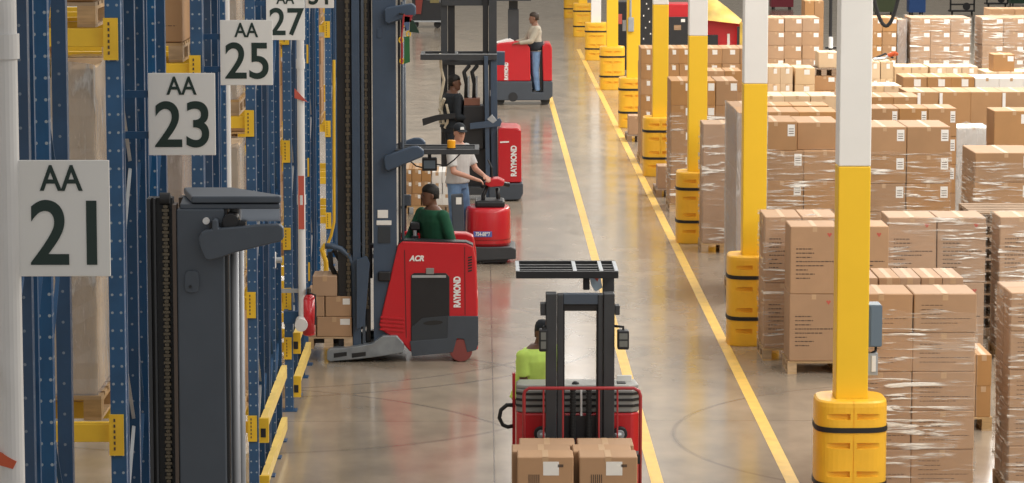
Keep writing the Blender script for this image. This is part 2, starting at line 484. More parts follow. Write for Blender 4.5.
# electrical box, outlet and conduit on the columns
y = CYS[0]
t = thing('electrical_box', 'grey electrical box fixed to the right side of the nearest column', 'electrical box', (CX + .15, y, 1.8))
x0, z0 = at(867, 345, y); x1, z1 = at(880, 303, y)
MB().box(CX + .141, x1, y - .12, y + .10, z0, z1).build('enclosure', mat('box_blue_grey', (0.13, 0.18, 0.23), 0.5), t, bev=.006)
MB().box(CX + .16, x1 + .006, y - .127, y - .12, z0 + .01, z1 - .01).build('door', MATS['box_blue_grey'], t)
MB().tube([(CX + .22, y, z0), (CX + .22, y, z0 - .05), (CX + .17, y - .05, z0 - .07)], .012).build('conduit', M_dark, t)
t = thing('power_outlet', 'grey wall socket with white cover below the electrical box', 'power outlet', (CX + .15, y, 1.4))
xa, za = at(866, 374, y); xb, zb = at(877, 352, y)
MB().box(CX + .141, xb, y - .08, y + .02, za, zb).build('back_box', M_galv, t, bev=.004)
MB().box(CX + .175, xb - .02, y - .09, y - .08, za + .035, zb - .02).build('cover', M_label, t)
y = CYS[4]
t = thing('conduit_pipe', 'thin grey conduit with a switch box down the face of a far column', 'conduit', (CX - .08, y - .15, 1.9))
MB().tube([(CX - .07, y - .18, 9), (CX - .07, y - .18, 2.3)], .022).build('pipe', M_galv, t)
MB().box(CX - .12, CX - .0, y - .22, y - .15, 2.05, 2.35).build('switch_box', M_galv, t, bev=.01)
y = CYS[0]
x0, z0 = at(868, -30, y - .4)
pts = []
for k in range(21):
    u = k / 20; px = 869 + 34 * u; py = -30 + 56 * math.sin(math.pi * u) ** .8
    a_, b_ = at(px, py, y); pts.append((a_, y, b_))
cord = MB().tube(pts, .016).build('electric_cable', M_rubber, loc=(CX + .15, y, 5))
tag(cord, 'black cable looping down beside the white top of the nearest column', 'cable')
# ------------------------------------------------------------------ cartons, pallets, film
CPROTO = {}
CMATS = {'brown': M_card, 'tan': M_pinkcard, 'pale': M_cardpale, 'white': M_cardwhite}
def print_lines(mb, w, h, y, rows, rnd, x_0=.10, z_0=.62, x_1=.9, step=.07):
    for r_ in range(rows):
        z = h * (z_0 - step * r_); x = -w / 2 + w * x_0
        L_ = (.42, .46, .40, 1.0, .72, .30, .48, .36)[r_ % 8] * (x_1 - x_0) * w
        e = x + L_
        while x < e:
            l = rnd.uniform(.012, .04) * max(w, .5) / .5
            mb.box(x, min(x + l, e), y - .0012, y, z, z + h * .016)
            x += l + .008
def carton_proto(w, d, h, col, style):
    key = (round(w, 3), round(d, 3), round(h, 3), col, style)
    if key in CPROTO: return CPROTO[key], False
    rnd = random.Random(str(key))
    bm = bmesh.new()
    mb = MB(); mb.bm.free(); mb.bm = bm
    mb.box(-w / 2, w / 2, -d / 2, d / 2, 0, h)
    bmesh.ops.bevel(bm, geom=bm.edges[:], offset=min(.008, w * .02), segments=1, affect='EDGES')
    o = mb.build('carton', CMATS[col])
    f = -d / 2
    # flap seam and tape on the lid
    mb = MB(); mb.box(-.025, .025, -d / 2 + .005, d / 2 - .005, h, h + .0015); mb.box(-.025, .025, f - .0015, f, h - .06, h - .004)
    mb.build('packing_tape', M_tape, o)
    if 'label' in style:
        lw, lh = min(.16, w * .28), min(.13, h * .3)
        if 'tall' in style: lw, lh = w * .17, h * .40
        lx = w / 2 - lw - w * .05
        if 'mid' in style: lx = -lw / 2 + w * .1
        lz = h - lh - h * .10
        MB().box(lx, lx + lw, f - .002, f, lz, lz + lh).build('paper_label', M_label, o)
        if 'tall' in style:
            mb = MB()
            for q in range(3): mb.box(lx + lw * .15, lx + lw * .85, f - .003, f - .002, lz + lh * (.2 + .2 * q), lz + lh * (.26 + .2 * q))
            mb.build('label_print', M_ink, o)
    if 'print' in style:
        mb = MB(); print_lines(mb, w, h, f, 8 if h > .6 else 5, rnd, .12, .66 if h > .6 else .70, .92, .062 if h > .6 else .115)
        mb.build('printed_marks', M_ink, o)
    if 'red' in style:
        mb = MB()
        cx, cz = w * .30, h * .88
        mb.prism([(cx - .028, cz + .01), (cx - .012, cz + .022), (cx, cz + .01), (cx + .014, cz + .022), (cx + .028, cz + .008), (cx, cz - .03)], f - .002, f)
        mb.build('red_mark', M_redink, o)
    if 'block' in style:
        mb = MB()
        for q in range(6): mb.box(-w * .3 + q * w * .035, -w * .3 + q * w * .035 + .008, f - .002, f, h * .25, h * .62)
        mb.box(w * .22, w * .32, f - .002, f, h * .78, h * .84)
        mb.build('printed_marks', M_ink, o)
    CPROTO[key] = o
    return o, True
def carton(x, y, z, w, d, h, col, style, label, group, jit=.004):
    p, fresh = carton_proto(w, d, h, col, style)
    o = p if fresh else copy_tree(p)
    o.location = (x + random.uniform(-jit, jit), y + random.uniform(-jit, jit), z)
    o.rotation_euler = (0, 0, random.uniform(-.006, .006))
    return tag(o, label, 'carton', group)

PPROTO = {}
def pallet(x, y, z, w, d, label, wood='wood', group='wooden pallets under the carton stacks'):
    """wooden pallet: deck boards, three stringers, bottom boards; x,y = centre"""
    key = (round(w, 2), round(d, 2), wood)
    if key not in PPROTO:
        o = thing('wooden_pallet', label, 'pallet', (0, 0, 0), group)
        m = M_wood if wood == 'wood' else M_wooddark
        n = 6; bw = d / n * .72
        mb = MB()
        for i in range(n):
            c = -d / 2 + bw / 2 + i * (d - bw) / (n - 1)
            mb.box(-w / 2, w / 2, c - bw / 2, c + bw / 2, .118, .138)
        mb.build('deck', m, o)
        for c in (-w / 2 + .05, 0, w / 2 - .05):
            mb = MB()
            for k in (-1, 0, 1): mb.box(c - .05, c + .05, k * (d / 2 - .06) - .06, k * (d / 2 - .06) + .06, .018, .098)
            mb.box(c - .05, c + .05, -d / 2, d / 2, .098, .118)
            mb.build('stringer', m, o)
        mb = MB()
        for c in (-w / 2 + .05, 0, w / 2 - .05): mb.box(c - .05, c + .05, -d / 2, d / 2, 0, .018)
        mb.build('bottom_board', m, o)
        PPROTO[key] = o
    else:
        o = copy_tree(PPROTO[key])
    o.location = (x, y, z); o['label'] = label; o['group'] = group
    return o

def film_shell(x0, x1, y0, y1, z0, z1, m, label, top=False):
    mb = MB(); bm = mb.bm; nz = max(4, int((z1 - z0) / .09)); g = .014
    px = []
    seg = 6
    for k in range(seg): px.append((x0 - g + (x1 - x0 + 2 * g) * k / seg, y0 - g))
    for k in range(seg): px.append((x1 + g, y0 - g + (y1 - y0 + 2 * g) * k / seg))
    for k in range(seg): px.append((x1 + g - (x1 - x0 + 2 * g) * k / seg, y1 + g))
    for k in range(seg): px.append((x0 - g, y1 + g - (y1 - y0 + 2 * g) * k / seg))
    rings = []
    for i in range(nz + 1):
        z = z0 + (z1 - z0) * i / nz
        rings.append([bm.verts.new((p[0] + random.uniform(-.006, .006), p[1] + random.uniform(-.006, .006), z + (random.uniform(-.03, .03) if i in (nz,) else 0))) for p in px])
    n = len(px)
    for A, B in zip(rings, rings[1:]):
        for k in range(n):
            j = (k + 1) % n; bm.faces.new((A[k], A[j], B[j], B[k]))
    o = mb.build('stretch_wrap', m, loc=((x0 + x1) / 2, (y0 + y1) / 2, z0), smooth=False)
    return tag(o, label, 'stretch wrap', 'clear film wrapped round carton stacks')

NROW = {1: ['only'], 2: ['front', 'rear'], 3: ['front', 'middle', 'rear']}
def colname(i, n):
    if n == 1: return ''
    if n == 2: return ('left', 'right')[i]
    if n == 3: return ('left', 'middle', 'right')[i]
    return ('leftmost', 'second', 'third', 'fourth', 'fifth', 'sixth', 'seventh')[i] + (' column' if i else '') if i < n - 1 else 'rightmost'
LAY = ['top', 'second', 'third', 'fourth', 'fifth', 'sixth', 'seventh']
HIDDEN = MB()
def stack(px0, px1, pyt, Y, nx, ny, nz, h, depth, col, style, desc, film=None, pal='wood', zbase=None, skip=(), filmtop=None, nvis=99):
    """a pallet load whose front face spans px0..px1 with its top edge at row pyt, at distance Y"""
    xa, zt = at(px0, pyt, Y); xb, _ = at(px1, pyt, Y)
    w = (xb - xa) / nx; d = depth / ny
    z0 = zt - nz * h if zbase is None else zbase
    if zbase is not None: h = (zt - zbase) / nz
    if zbase is None:
        if z0 < .13 or pal: z0 = .14; h = (zt - z0) / nz
    for k in range(nz):
        for j in range(ny):
            if 0 < j < ny - 1 and k < nz - 1: pass
            for i in range(nx):
                if (i, j, nz - 1 - k) in skip: continue
                if nz - 1 - k >= nvis:
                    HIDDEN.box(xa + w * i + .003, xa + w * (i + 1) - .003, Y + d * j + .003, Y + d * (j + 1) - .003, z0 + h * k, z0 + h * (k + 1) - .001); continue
                lay = LAY[nz - 1 - k] if nz > 1 else ''
                pos = ' '.join(q for q in ((NROW[ny][j] if ny > 1 else ''), colname(i, nx)) if q)
                lab = ' '.join(f"{col} carton, {lay + ' layer ' if lay else ''}{pos} in {desc}".split())
                carton(xa + w * (i + .5), Y + d * (j + .5), z0 + h * k + .0005 * k, w - .006, d - .006, h - .001, col, style if j == 0 else 'plain', lab, 'cartons of ' + desc)
    if pal:
        pallet((xa + xb) / 2, Y + depth / 2, 0, xb - xa + .02, depth + .02, 'wooden pallet carrying ' + desc, pal)
    if film:
        zf = zt + .012 if filmtop is None else filmtop
        film_shell(xa, xb, Y, Y + depth, z0 + .004, zf, film, 'clear film around ' + desc)
    return xa, xb, z0, zt

P, B_, PB, W_ = 'tan', 'brown', 'pale', 'white'
# nearest rows
stack(850, 977, 294, 28.15, 2, 1, 5, .36, .62, P, 'print', 'the nearest stack right of the nearest column', M_film, filmtop=1.74)
stack(857, 964, 278, 28.95, 5, 1, 5, .37, .70, P, 'plain', 'the narrow-carton stack behind the nearest stack', nvis=1)
stack(1011, 1075, 293, 28.3, 1, 2, 5, .36, .78, P, 'print', 'the stack cut by the lower right edge', M_film)
stack(930, 992, 355, 31.8, 4, 1, 2, .33, .8, B_, 'plain', 'the low stack behind the nearest stack')
# second rows
stack(790, 889, 226.5, 35.4, 2, 1, 2, .77, .62, P, 'printred', 'the two-layer stack behind the nearest column')
stack(765, 838, 217, 36.35, 2, 1, 2, .77, .8, P, 'print', 'the stack just right of the second column', M_film)
stack(888, 986, 217.5, 36.4, 2, 1, 2, .77, .7, P, 'printred', 'the stack left of the empty pallet pile', M_film)
stack(1000, 1086, 217, 36.4, 2, 1, 2, .77, .62, P, 'print', 'the stack right of the empty pallet pile', M_film, nvis=2)
# empty pallets
xa, zt = at(972, 210, 37.9)
n = int(zt / .14)
for k in range(n):
    pallet(xa + .62, 38.45, .1395 * k, 1.24, 1.05, f"empty weathered pallet, {('bottom', 'second', 'third', 'fourth', 'fifth', 'sixth', 'seventh', 'eighth', 'ninth', 'tenth', 'eleventh')[k]} from the floor in the pallet pile", 'dark', 'empty pallets piled at the right')
stack(975, 1100, 153, 40.3, 2, 1, 5, .38, 1.1, B_, 'tall label', 'the wrapped stack behind the pallet pile', M_film, filmtop=1.9, nvis=3)
# third row
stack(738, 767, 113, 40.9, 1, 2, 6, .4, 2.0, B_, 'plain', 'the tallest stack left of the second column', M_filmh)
stack(761, 847, 151, 43.5, 2, 1, 4, .386, 1.15, B_, 'tall label', 'the stack between the two nearest columns', M_film, nvis=2)
x0, z0 = at(754, 151, 43.5); x1, _ = at(797.5, 151, 43.5); x2, _ = at(841, 151, 43.5)
_, zt1 = at(754, 122, 43.5)
carton((x0 + x1) / 2, 43.5 + .55, z0 + .002, x1 - x0 - .02, 1.05, zt1 - z0, B_, 'tall label', 'brown labelled carton on top, left, between the two nearest columns', 'loose top cartons')
carton((x2 + x1) / 2, 43.62 + .55, z0 + .002, x2 - x1 - .02, 1.05, zt1 - z0 - .02, B_, 'plain', 'brown unlabelled carton on top, right, between the two nearest columns', 'loose top cartons')
stack(863, 951, 127, 43.5, 2, 1, 5, .386, 1.15, B_, 'tall label', 'the labelled wrapped stack right of the nearest column', M_film, filmtop=1.75, nvis=4)
stack(870, 957, 108.5, 45.6, 3, 1, 5, .40, .8, B_, 'tall label', 'the stack just behind the labelled wrapped stack', nvis=3)
stack(994, 1075, 111, 45.3, 2, 1, 4, .45, .7, B_, 'label', 'the right-edge stack above the pallet pile', nvis=2)
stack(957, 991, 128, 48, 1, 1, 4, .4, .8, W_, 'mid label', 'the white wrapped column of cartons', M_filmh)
# fourth row
stack(703, 745, 124, 46.4, 1, 1, 1, 1.7, .75, P, 'plain', 'the slant-wrapped load beside the third column', M_filmd)
stack(866, 921, 97, 51.5, 2, 1, 4, .42, 1.0, B_, 'plain', 'the edge-protected stack right of the white shaft', nvis=1)
stack(907, 1035, 92, 53.5, 4, 1, 3, .6, 1.1, B_, 'plain', 'the wide background row with white edge strips', nvis=1)
for px in (919, 941, 1004):
    Yp = 51.4 if px == 919 else 53.4
    xa, za = at(px - 1.6, 106, Yp); xb, zb = at(px + 1.6, 93, Yp)
    o = MB().box(xa, xb, Yp - .012, Yp, 0, zb).build('edge_protector', M_label, loc=(xa, Yp, 0))
    tag(o, f"white edge protector strip {dict([(919, 'right of the white column shaft'), (941, 'left on the wide background row'), (1004, 'right on the wide background row')])[px]}", 'edge protector', 'white edge protectors')
stack(671, 738, 81, 51.8, 3, 1, 5, .4, 1.1, B_, 'label', 'the stack between third and fourth columns', M_film, filmtop=1.6)
stack(760, 838, 112, 50, 2, 1, 4, .42, 1.0, B_, 'plain', 'the second stack back between two nearest columns', nvis=1)
stack(756, 829, 105.5, 52.5, 2, 1, 4, .42, .8, B_, 'plain', 'the third stack back between two nearest columns', nvis=1)
stack(758, 837, 96, 55, 3, 1, 4, .42, 1.0, PB, 'plain', 'the fourth stack back between two nearest columns', nvis=1)
stack(707, 742, 71, 56.0, 2, 1, 5, .4, .9, B_, 'plain', 'the far stack right of the third column', nvis=2)
stack(903, 975, 77, 57, 3, 1, 4, .45, 1.0, B_, 'mid label', 'the three-carton-wide background stack', nvis=1)
stack(866, 902, 86, 56.0, 2, 1, 4, .45, 1.0, PB, 'plain', 'the low pale stack in the right background', nvis=1)
stack(975, 1048, 78, 57, 3, 1, 4, .42, 1.0, W_, 'plain', 'the bright white load at the right edge', nvis=1)
# fifth row
stack(641, 692, 48.5, 60, 4, 1, 7, .29, 1.1, B_, 'mid label', 'the stack between fourth and fifth columns')
stack(704, 758, 48.5, 60, 3, 1, 7, .29, 1.1, B_, 'mid label', 'the stack below the yellow tarpaulin', nvis=3)
stack(768, 793, 67, 61, 2, 1, 5, .36, 1.0, PB, 'mid label', 'the left pale stack between white column shafts', nvis=3)
stack(795, 815, 68, 61, 1, 1, 5, .36, .9, PB, 'mid label', 'the single-column pale stack between white shafts', nvis=3)
stack(814, 836, 76, 61.5, 1, 1, 5, .36, 1.0, B_, 'label', 'the stack carrying a weathered pallet', nvis=3)
xa, zt = at(811, 76, 61.5); xb, _ = at(837, 76, 61.5)
pallet((xa + xb) / 2, 62.0, zt + .003, xb - xa, 1.0, 'weathered pallet lying on top of a background stack', 'dark')
carton((xa + xb) / 2 + .1, 62.0, zt + .145, .38, .7, .30, PB, 'mid label', 'pale carton on the weathered pallet beside the white column', 'loose top cartons')
stack(868, 893, 62, 62, 2, 1, 5, .38, 1.0, PB, 'mid label', 'the stack under the orange jack handle', nvis=2)
stack(895, 928, 67, 63, 2, 1, 5, .36, 1.0, PB, 'plain', 'the pale left stack before the far row', nvis=1)
stack(930, 978, 67, 63, 3, 1, 5, .36, 1.0, PB, 'mid label', 'the pale right stack before the far row', nvis=1)
stack(985, 1036, 72, 62, 2, 1, 4, .42, 1.0, PB, 'plain', 'the pale stack under one labelled carton', nvis=1)
_, zt = at(994, 72, 62)
carton((at(994, 70, 62)[0] + at(1015, 70, 62)[0]) / 2, 62.4, zt + .003, at(1015, 70, 62)[0] - at(994, 70, 62)[0], .6, .33, B_, 'label', 'single labelled carton standing on a pale stack at the right edge', 'loose top cartons')
# sixth row: the long back row of labelled cartons
for k, (a, b, n, nm) in enumerate(((767, 820, 3, 'the far labelled stack between white column shafts'), (868, 897, 2, 'the far labelled stack right of nearest column'),
                                   (911, 971, 3, 'the far labelled stack under the hand trucks'), (983, 1046, 3, 'the far labelled stack in upper right corner'))):
    stack(a, b, 18, 74, n, 1, 6, .34, 1.2, P if k != 1 else B_, 'label', nm, M_film if k in (2, 3) else None, nvis=4)
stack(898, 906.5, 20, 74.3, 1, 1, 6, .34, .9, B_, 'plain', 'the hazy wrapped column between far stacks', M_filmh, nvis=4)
stack(990, 1040, 9, 80, 2, 1, 4, .42, 1.0, B_, 'plain', 'the stack behind the upper right corner stack', nvis=1)
stack(805, 824, 1, 84, 2, 1, 4, .42, 1.0, B_, 'plain', 'the farthest stack between white column shafts', nvis=2)
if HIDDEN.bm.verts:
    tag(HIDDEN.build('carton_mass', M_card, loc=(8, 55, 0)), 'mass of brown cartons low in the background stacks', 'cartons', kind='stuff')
# small loads by the aisle line
def small_load(px0, px1, pyb, n, desc):
    Y = F / ((pyb + 144) / CAMZ) 
    xa, _ = at(px0, pyb, Y); xb, _ = at(px1, pyb, Y)
    pallet((xa + xb) / 2, Y + .5, 0, xb - xa, 1.0, 'weathered pallet under ' + desc, 'dark')
    w = (xb - xa)
    carton(xa + w * .36, Y + .35, .141, w * .6, .5, .38, P, 'plain', 'tan carton on ' + desc, 'cartons on small aisle loads')
    carton(xa + w * .7, Y + .76, .141, w * .5, .3, .22, PB, 'plain', 'low pale carton on ' + desc, 'cartons on small aisle loads')
small_load(656, 684, 197, 2, 'the small load between third and fourth column guards')
small_load(627, 652, 141, 2, 'the small load between fourth and fifth column guards')
# ------------------------------------------------------------------ pallet racking on the left
RX = -2.03
def post(x, y, h, parent, w=.085, z0=0.0, m=None):
    return MB().box(x - w / 2, x + w / 2, y - w / 2, y + w / 2, z0, h).build('upright', m or M_blue, parent, loc=(x, y, 0))
def frame(x, ys, h, root, braces=True):
    """an upright frame seen end-on: posts one behind the other, tied by struts and diagonals"""
    for q, y in enumerate(ys):
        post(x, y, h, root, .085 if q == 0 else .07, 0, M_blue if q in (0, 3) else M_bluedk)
        MB().box(x - .08, x + .08, y - .08, y + .08, 0, .012).build('foot_plate', M_bluep, root)
        if q in (0, 2): MB().box(x - .02, x + .035, y + .15, y + .19, 0, h).build('stiffener', M_bluep, root)
    if braces:
        for a, b in zip(ys, ys[1:]):
            if b - a < .5: continue
            mb = MB(); z = .25; up = True
            while z < h - .8:
                p0 = (x, a, z) if up else (x, b, z); p1 = (x, b, z + .75) if up else (x, a, z + .75)
                v0 = Vector(p0); v1 = Vector(p1)
                mb.tube([v0, v1], .014, 4); z += .75; up = not up
            mb.build('bracing', M_bluep if a != ys[0] else M_galv, root)
def beam(x0, x1, y, z, root, conn=True, hh=.10):
    MB().box(x0, x1, y - .025, y + .025, z, z + hh).build('load_beam', M_beam, root, bev=.004)
    if conn:
        c = MB().box(x1 - .005, x1 + .075, y - .06, y - .045, z - .07, z + .16).box(x1 - .005, x1 + .01, y - .045, y + .02, z - .07, z + .16).build('beam_connector', M_beam, root)
        mb = MB()
        for q in range(6): mb.box(x1 + .02, x1 + .03, y - .063, y - .06, z - .04 + q * .032, z - .022 + q * .032)
        mb.build('stamped_slots', M_ink, root)
ROWS = [  # name, end-face x, post depths, load beam levels at the face, height
    ('nearest', RX, (12.2, 13.2, 14.05, 14.7, 15.35), (2.6, 4.7), 5.6),
    ('second', RX, (17.6, 18.35, 18.85, 19.5, 20.1), (.7, 2.52, 4.72), 5.6),
    ('third', RX, (22.7, 23.5, 24.1, 24.8), (.7, 2.5, 4.2), 5.8),
    ('fourth', RX, (27.9, 28.8, 29.5, 30.4, 31.3), (.7, 1.8, 3.4), 6.0),
    ('fifth', RX, (33.05, 34.0, 35.2, 36.1), (.62, 1.14, 1.77, 2.68, 3.9), 6.0),
    ('sixth', RX - .15, (39.4, 40.4, 40.8, 41.8), (.6, 1.9, 3.3), 6.2),
    ('seventh', RX - .15, (45.0, 46.0, 46.4, 47.4), (.6, 1.9, 3.3), 6.2),
    ('eighth', RX - .15, (50.5, 51.5, 51.9, 52.9), (.6, 1.9, 3.3), 6.2),
]
for nm, x, ys, lv, h in ROWS:
    r_ = thing('pallet_rack', f'{nm} row of blue pallet racking with yellow beams left of the aisle' if nm != 'nearest' else 'nearest row of blue pallet racking, at the left picture edge', 'pallet rack', (x, ys[0], 0), 'blue pallet racking rows')
    frame(x, ys, h, r_)
    frame(x - 2.75, ys, h, r_)
    for z in lv:
        beam(x - 2.70, x - .045, ys[0], z, r_)
        beam(x - 2.70, x - .045, ys[-1], z, r_, conn=False)
        for y in ys[1:-1]: beam(x - 2.70, x - .045, y, z, r_, conn=False)
# end-of-row guard beams running along the aisle
def end_guard(y0, y1, z, label):
    t = thing('rack_end_guard', label, 'rack guard', (RX + .07, y0, z), 'yellow guard beams on the rack ends')
    x = RX + .030
    MB().prism([(y0, z), (y0, z + .10), (y0 + .12, z + .12), (y1, z + .12), (y1, z)], x, x + .055, 'X').build('rail', mat('beam_cream', (0.80, 0.58, 0.16), .45, 0, .06, 6), t)
    MB().box(x - .0, x + .09, y0 - .05, y0 - .001, z - .06, z + .16).build('bracket', M_beam, t)
    MB().box(x + .02, x + .065, y0 - .054, y0 - .05, z - .01, z + .07).build('bracket_opening', M_dark, t)
for (y0, y1, z, lb) in ((33.1, 35.7, .66, 'upper yellow guard beam on the fifth rack row end'), (33.1, 35.7, .20, 'lower yellow guard beam on the fifth rack row end'),
                        (28.1, 31.3, .64, 'upper yellow guard beam on the fourth rack row end'), (28.1, 31.3, .12, 'lower yellow guard beam on the fourth rack row end')):
    end_guard(y0, y1, z, lb)

# loads in the first bay of each row, seen through the gaps
def rackload(row, y, z, h, w, d, kind, label, x1=None):
    x1 = RX - .11 if x1 is None else x1
    pallet(x1 - w / 2, y + d / 2, z, w, d, 'rack pallet under ' + label, 'wood', 'pallets lying in the racks')
    z0 = z + .14
    if kind == 'wrap':
        carton(x1 - w / 2, y + d / 2, z0 + .002, w - .06, d - .06, h - .02, PB if row % 2 else P, 'plain', 'tall wrapped load, ' + label, 'rack loads', 0)
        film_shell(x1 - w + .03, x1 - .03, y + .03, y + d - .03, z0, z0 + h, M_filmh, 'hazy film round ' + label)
    else:
        n = max(1, round(h / .36)); hh = h / n
        nn = ['bottom', 'second', 'third', 'fourth', 'fifth', 'sixth']
        for k in range(n):
            carton(x1 - w * .25, y + d / 2, z0 + k * hh + .001, w * .5 - .01, d - .02, hh - .004, B_, 'tall label' if k % 2 else 'print', f'brown carton, {nn[k]} from below, {label}', 'rack cartons', .006)
D_ = {'w': 1.05, 'd': 1.0}
rackload(1, 17.7, 2.62, 1.85, 1.1, 1.0, 'wrap', 'second rack row middle level')
rackload(1, 17.7, 4.82, .55, 1.1, 1.0, 'box', 'second rack row top level')
rackload(2, 22.8, 4.30, 1.0, 1.05, .95, 'box', 'third rack row top level')
rackload(2, 22.8, 2.60, 1.3, 1.05, .95, 'wrap', 'third rack row middle level')
rackload(3, 28.0, 3.50, 1.5, 1.05, .95, 'wrap', 'fourth rack row top level')
rackload(3, 28.0, 1.90, 1.2, 1.05, .95, 'wrap', 'fourth rack row middle level')
rackload(3, 28.0, .80, .8, 1.05, .95, 'box', 'fourth rack row low level')
rackload(4, 33.12, 4.0, 1.0, 1.05, .9, 'box', 'fifth rack row top level')
rackload(4, 33.12, 2.78, .85, 1.05, .9, 'box', 'fifth rack row upper level')
rackload(4, 33.12, 1.87, .62, 1.05, .9, 'box', 'fifth rack row middle level')
rackload(5, 39.5, 2.0, 1.05, 1.05, .95, 'box', 'sixth rack row middle level', RX - .26)
rackload(5, 39.5, 3.4, 1.2, 1.05, .95, 'box', 'sixth rack row top level', RX - .26)
rackload(5, 39.5, .7, .95, 1.05, .95, 'box', 'sixth rack row low level', RX - .26)
rackload(6, 45.1, 2.0, 1.05, 1.05, .95, 'box', 'seventh rack row middle level', RX - .26)
rackload(6, 45.1, 3.4, 1.2, 1.05, .95, 'box', 'seventh rack row top level', RX - .26)

def Z_(py, Y): return at(483, py, Y)[1]
# sprinkler risers in white pipe
def riser(px, Y, z0, r, label, foot=False):
    x, _ = at(px, 200, Y)
    t = thing('sprinkler_riser', label, 'pipe', (x, Y, z0), 'white sprinkler riser pipes')
    MB().cyl((x, Y, z0), (x, Y, 8.5), r, 20).build('pipe', M_pipe, t, smooth=False)
    for z in ((4.95, 2.0) if not foot else (2.2, 3.6)): MB().cyl((x, Y, z), (x, Y, z + .1), r * 1.18, 20).build('coupling', M_pipe, t)
    if foot:
        MB().ell((x, Y, z0), r * 1.9, r * 1.9, r * 1.9).build('elbow', M_pipe, t, smooth=True)
        MB().cyl((x, Y, z0), (x, Y - .2, z0), r * 1.1).cyl((x, Y - .2, z0), (x, Y - .24, z0), r * 1.7).build('outlet_flange', M_pipe, t)
        MB().box(x - .3, x, Y + .02, Y + .05, z0 + .3, z0 + .34).build('pipe_bracket', M_galv, t)
        mb = MB(); mb.box(x - .03, x + .03, Y - r - .004, Y - r + .01, 1.95, 2.5); mb.build('red_label', M_redink, t)
        MB().prism([(x - .06, 3.30), (x + .07, 3.26), (x - .06, 3.4)], Y - r - .012, Y - r + .01, 'Y').build('red_arrow', M_redink, t)
    else:
        MB().cyl((x, Y, z0), (x, Y, 0), r).build('lower_pipe', M_pipe, t)
    return t
tP = riser(7, 12.9, 2.2, .052, 'thick white pipe at the left picture edge')
x, _ = at(8, 460, 12.85)
z1 = Z_(449, 12.85); z0 = Z_(468, 12.85)
MB().prism([(x - .05, z1), (x + .035, z0 + .03), (x + .02, z0), (x - .05, z0 + .02)], 12.845, 12.86, 'Y').build('red_arrow', mat('arrow_orange_red', (.55, .10, .04), .6), tP)
x, _ = at(9, 463, 12.9)
riser(227, 25.4, 2.2, .037, 'white pipe behind the near mast top, below the sign AA 25')
tF = riser(301.5, 32.75, .98, .039, 'white pipe ending in an elbow above the red extinguisher', True)
xe, _ = at(7, 460, 12.9); _, ze = at(7, 463, 12.9)
t = thing('fire_extinguisher', 'red fire extinguisher hanging beside the white pipe elbow', 'fire extinguisher', (at(308, 320, 32.9)[0], 32.9, .8))
xx, _ = at(310, 320, 32.95)
zE = .24
MB().cyl((xx, 32.75, .62 + zE), (xx, 32.75, .98 + zE), .065, 20).ell((xx, 32.75, .98 + zE), .065, .065, .05).ell((xx, 32.75, .62 + zE), .065, .065, .03).build('cylinder', M_red, t, smooth=True)
MB().cyl((xx, 32.75, 1.01 + zE), (xx, 32.75, 1.09 + zE), .022).box(xx - .012, xx + .012, 32.63, 32.77, 1.07 + zE, 1.10 + zE).build('valve', M_dark, t)
MB().tube([(xx, 32.7, 1.05 + zE), (xx + .07, 32.69, 1.03 + zE), (xx + .075, 32.68, .9 + zE), (xx + .07, 32.68, .72 + zE)], .010).build('hose', M_rubber, t)
MB().box(RX - .04, xx + .05, 32.82, 32.86, .95, 1.08).build('mount', M_bluep, t)
MB().box(RX - .04, RX + .0, 32.86, 33.0, .95, 1.08).build('mount_block', M_bluep, t)
# aisle signs
def sign(px0, px1, py0, py1, Y, num, label, dx=.02):
    x0, z1 = at(px0, py0, Y); x1, z0 = at(px1, py1, Y)
    t = thing('aisle_sign', label, 'sign', ((x0 + x1) / 2, Y, z0), 'white aisle signs on the racking')
    w, h = x1 - x0, z1 - z0
    MB().box(x0, x1, Y - .012, Y, z0, z1).build('board', M_sign, t, bev=.003)
    cx = (x0 + x1) / 2
    text_obj('AA', h * .31, M_signink, 'aisle_letters', t, (cx, Y - .0135, z0 + h * .835), (math.pi / 2, 0, 0), .86, .004 * h)
    text_obj(num, h * .78, M_signink, 'bay_number', t, (cx + dx * w, Y - .0135, z0 + h * .345), (math.pi / 2, 0, 0), .92, .010 * h)
    for q in (.7, .2): MB().box(RX - .04, x0 + .12, Y + .001, Y + .02, z0 + h * q, z0 + h * q + .04).build('bracket', M_bluep, t)
sign(13, 111, 160, 276, 12.9, '21', 'white sign reading AA 21, the largest and nearest', .09)
sign(148, 216, 73, 155, 17.9, '23', 'white sign reading AA 23, second from the left')
sign(220, 273, 20, 85, 22.9, '25', 'white sign reading AA 25, third from the left')
sign(266, 305, -9, 40, 27.9, '27', 'white sign reading AA 27, cut by the top edge')
sign(305, 334, -28, 8, 34.0, '31', 'white sign reading AA 31, mostly above the top edge')
t = thing('junction_bracket', 'pale square fitting on the fourth rack row end', 'fitting', (at(273, 261, 31.2)[0], 31.2, 1.8))
xa, za = at(268, 268, 31.2); xb, zb = at(276, 252, 31.2)
MB().box(xa, xb, 31.15, 31.23, za, zb).build('body', M_label, t, bev=.008)
MB().cyl((xb - .02, 31.19, (za + zb) / 2), (xb + .06, 31.19, (za + zb) / 2), .03).build('nozzle', M_galv, t)
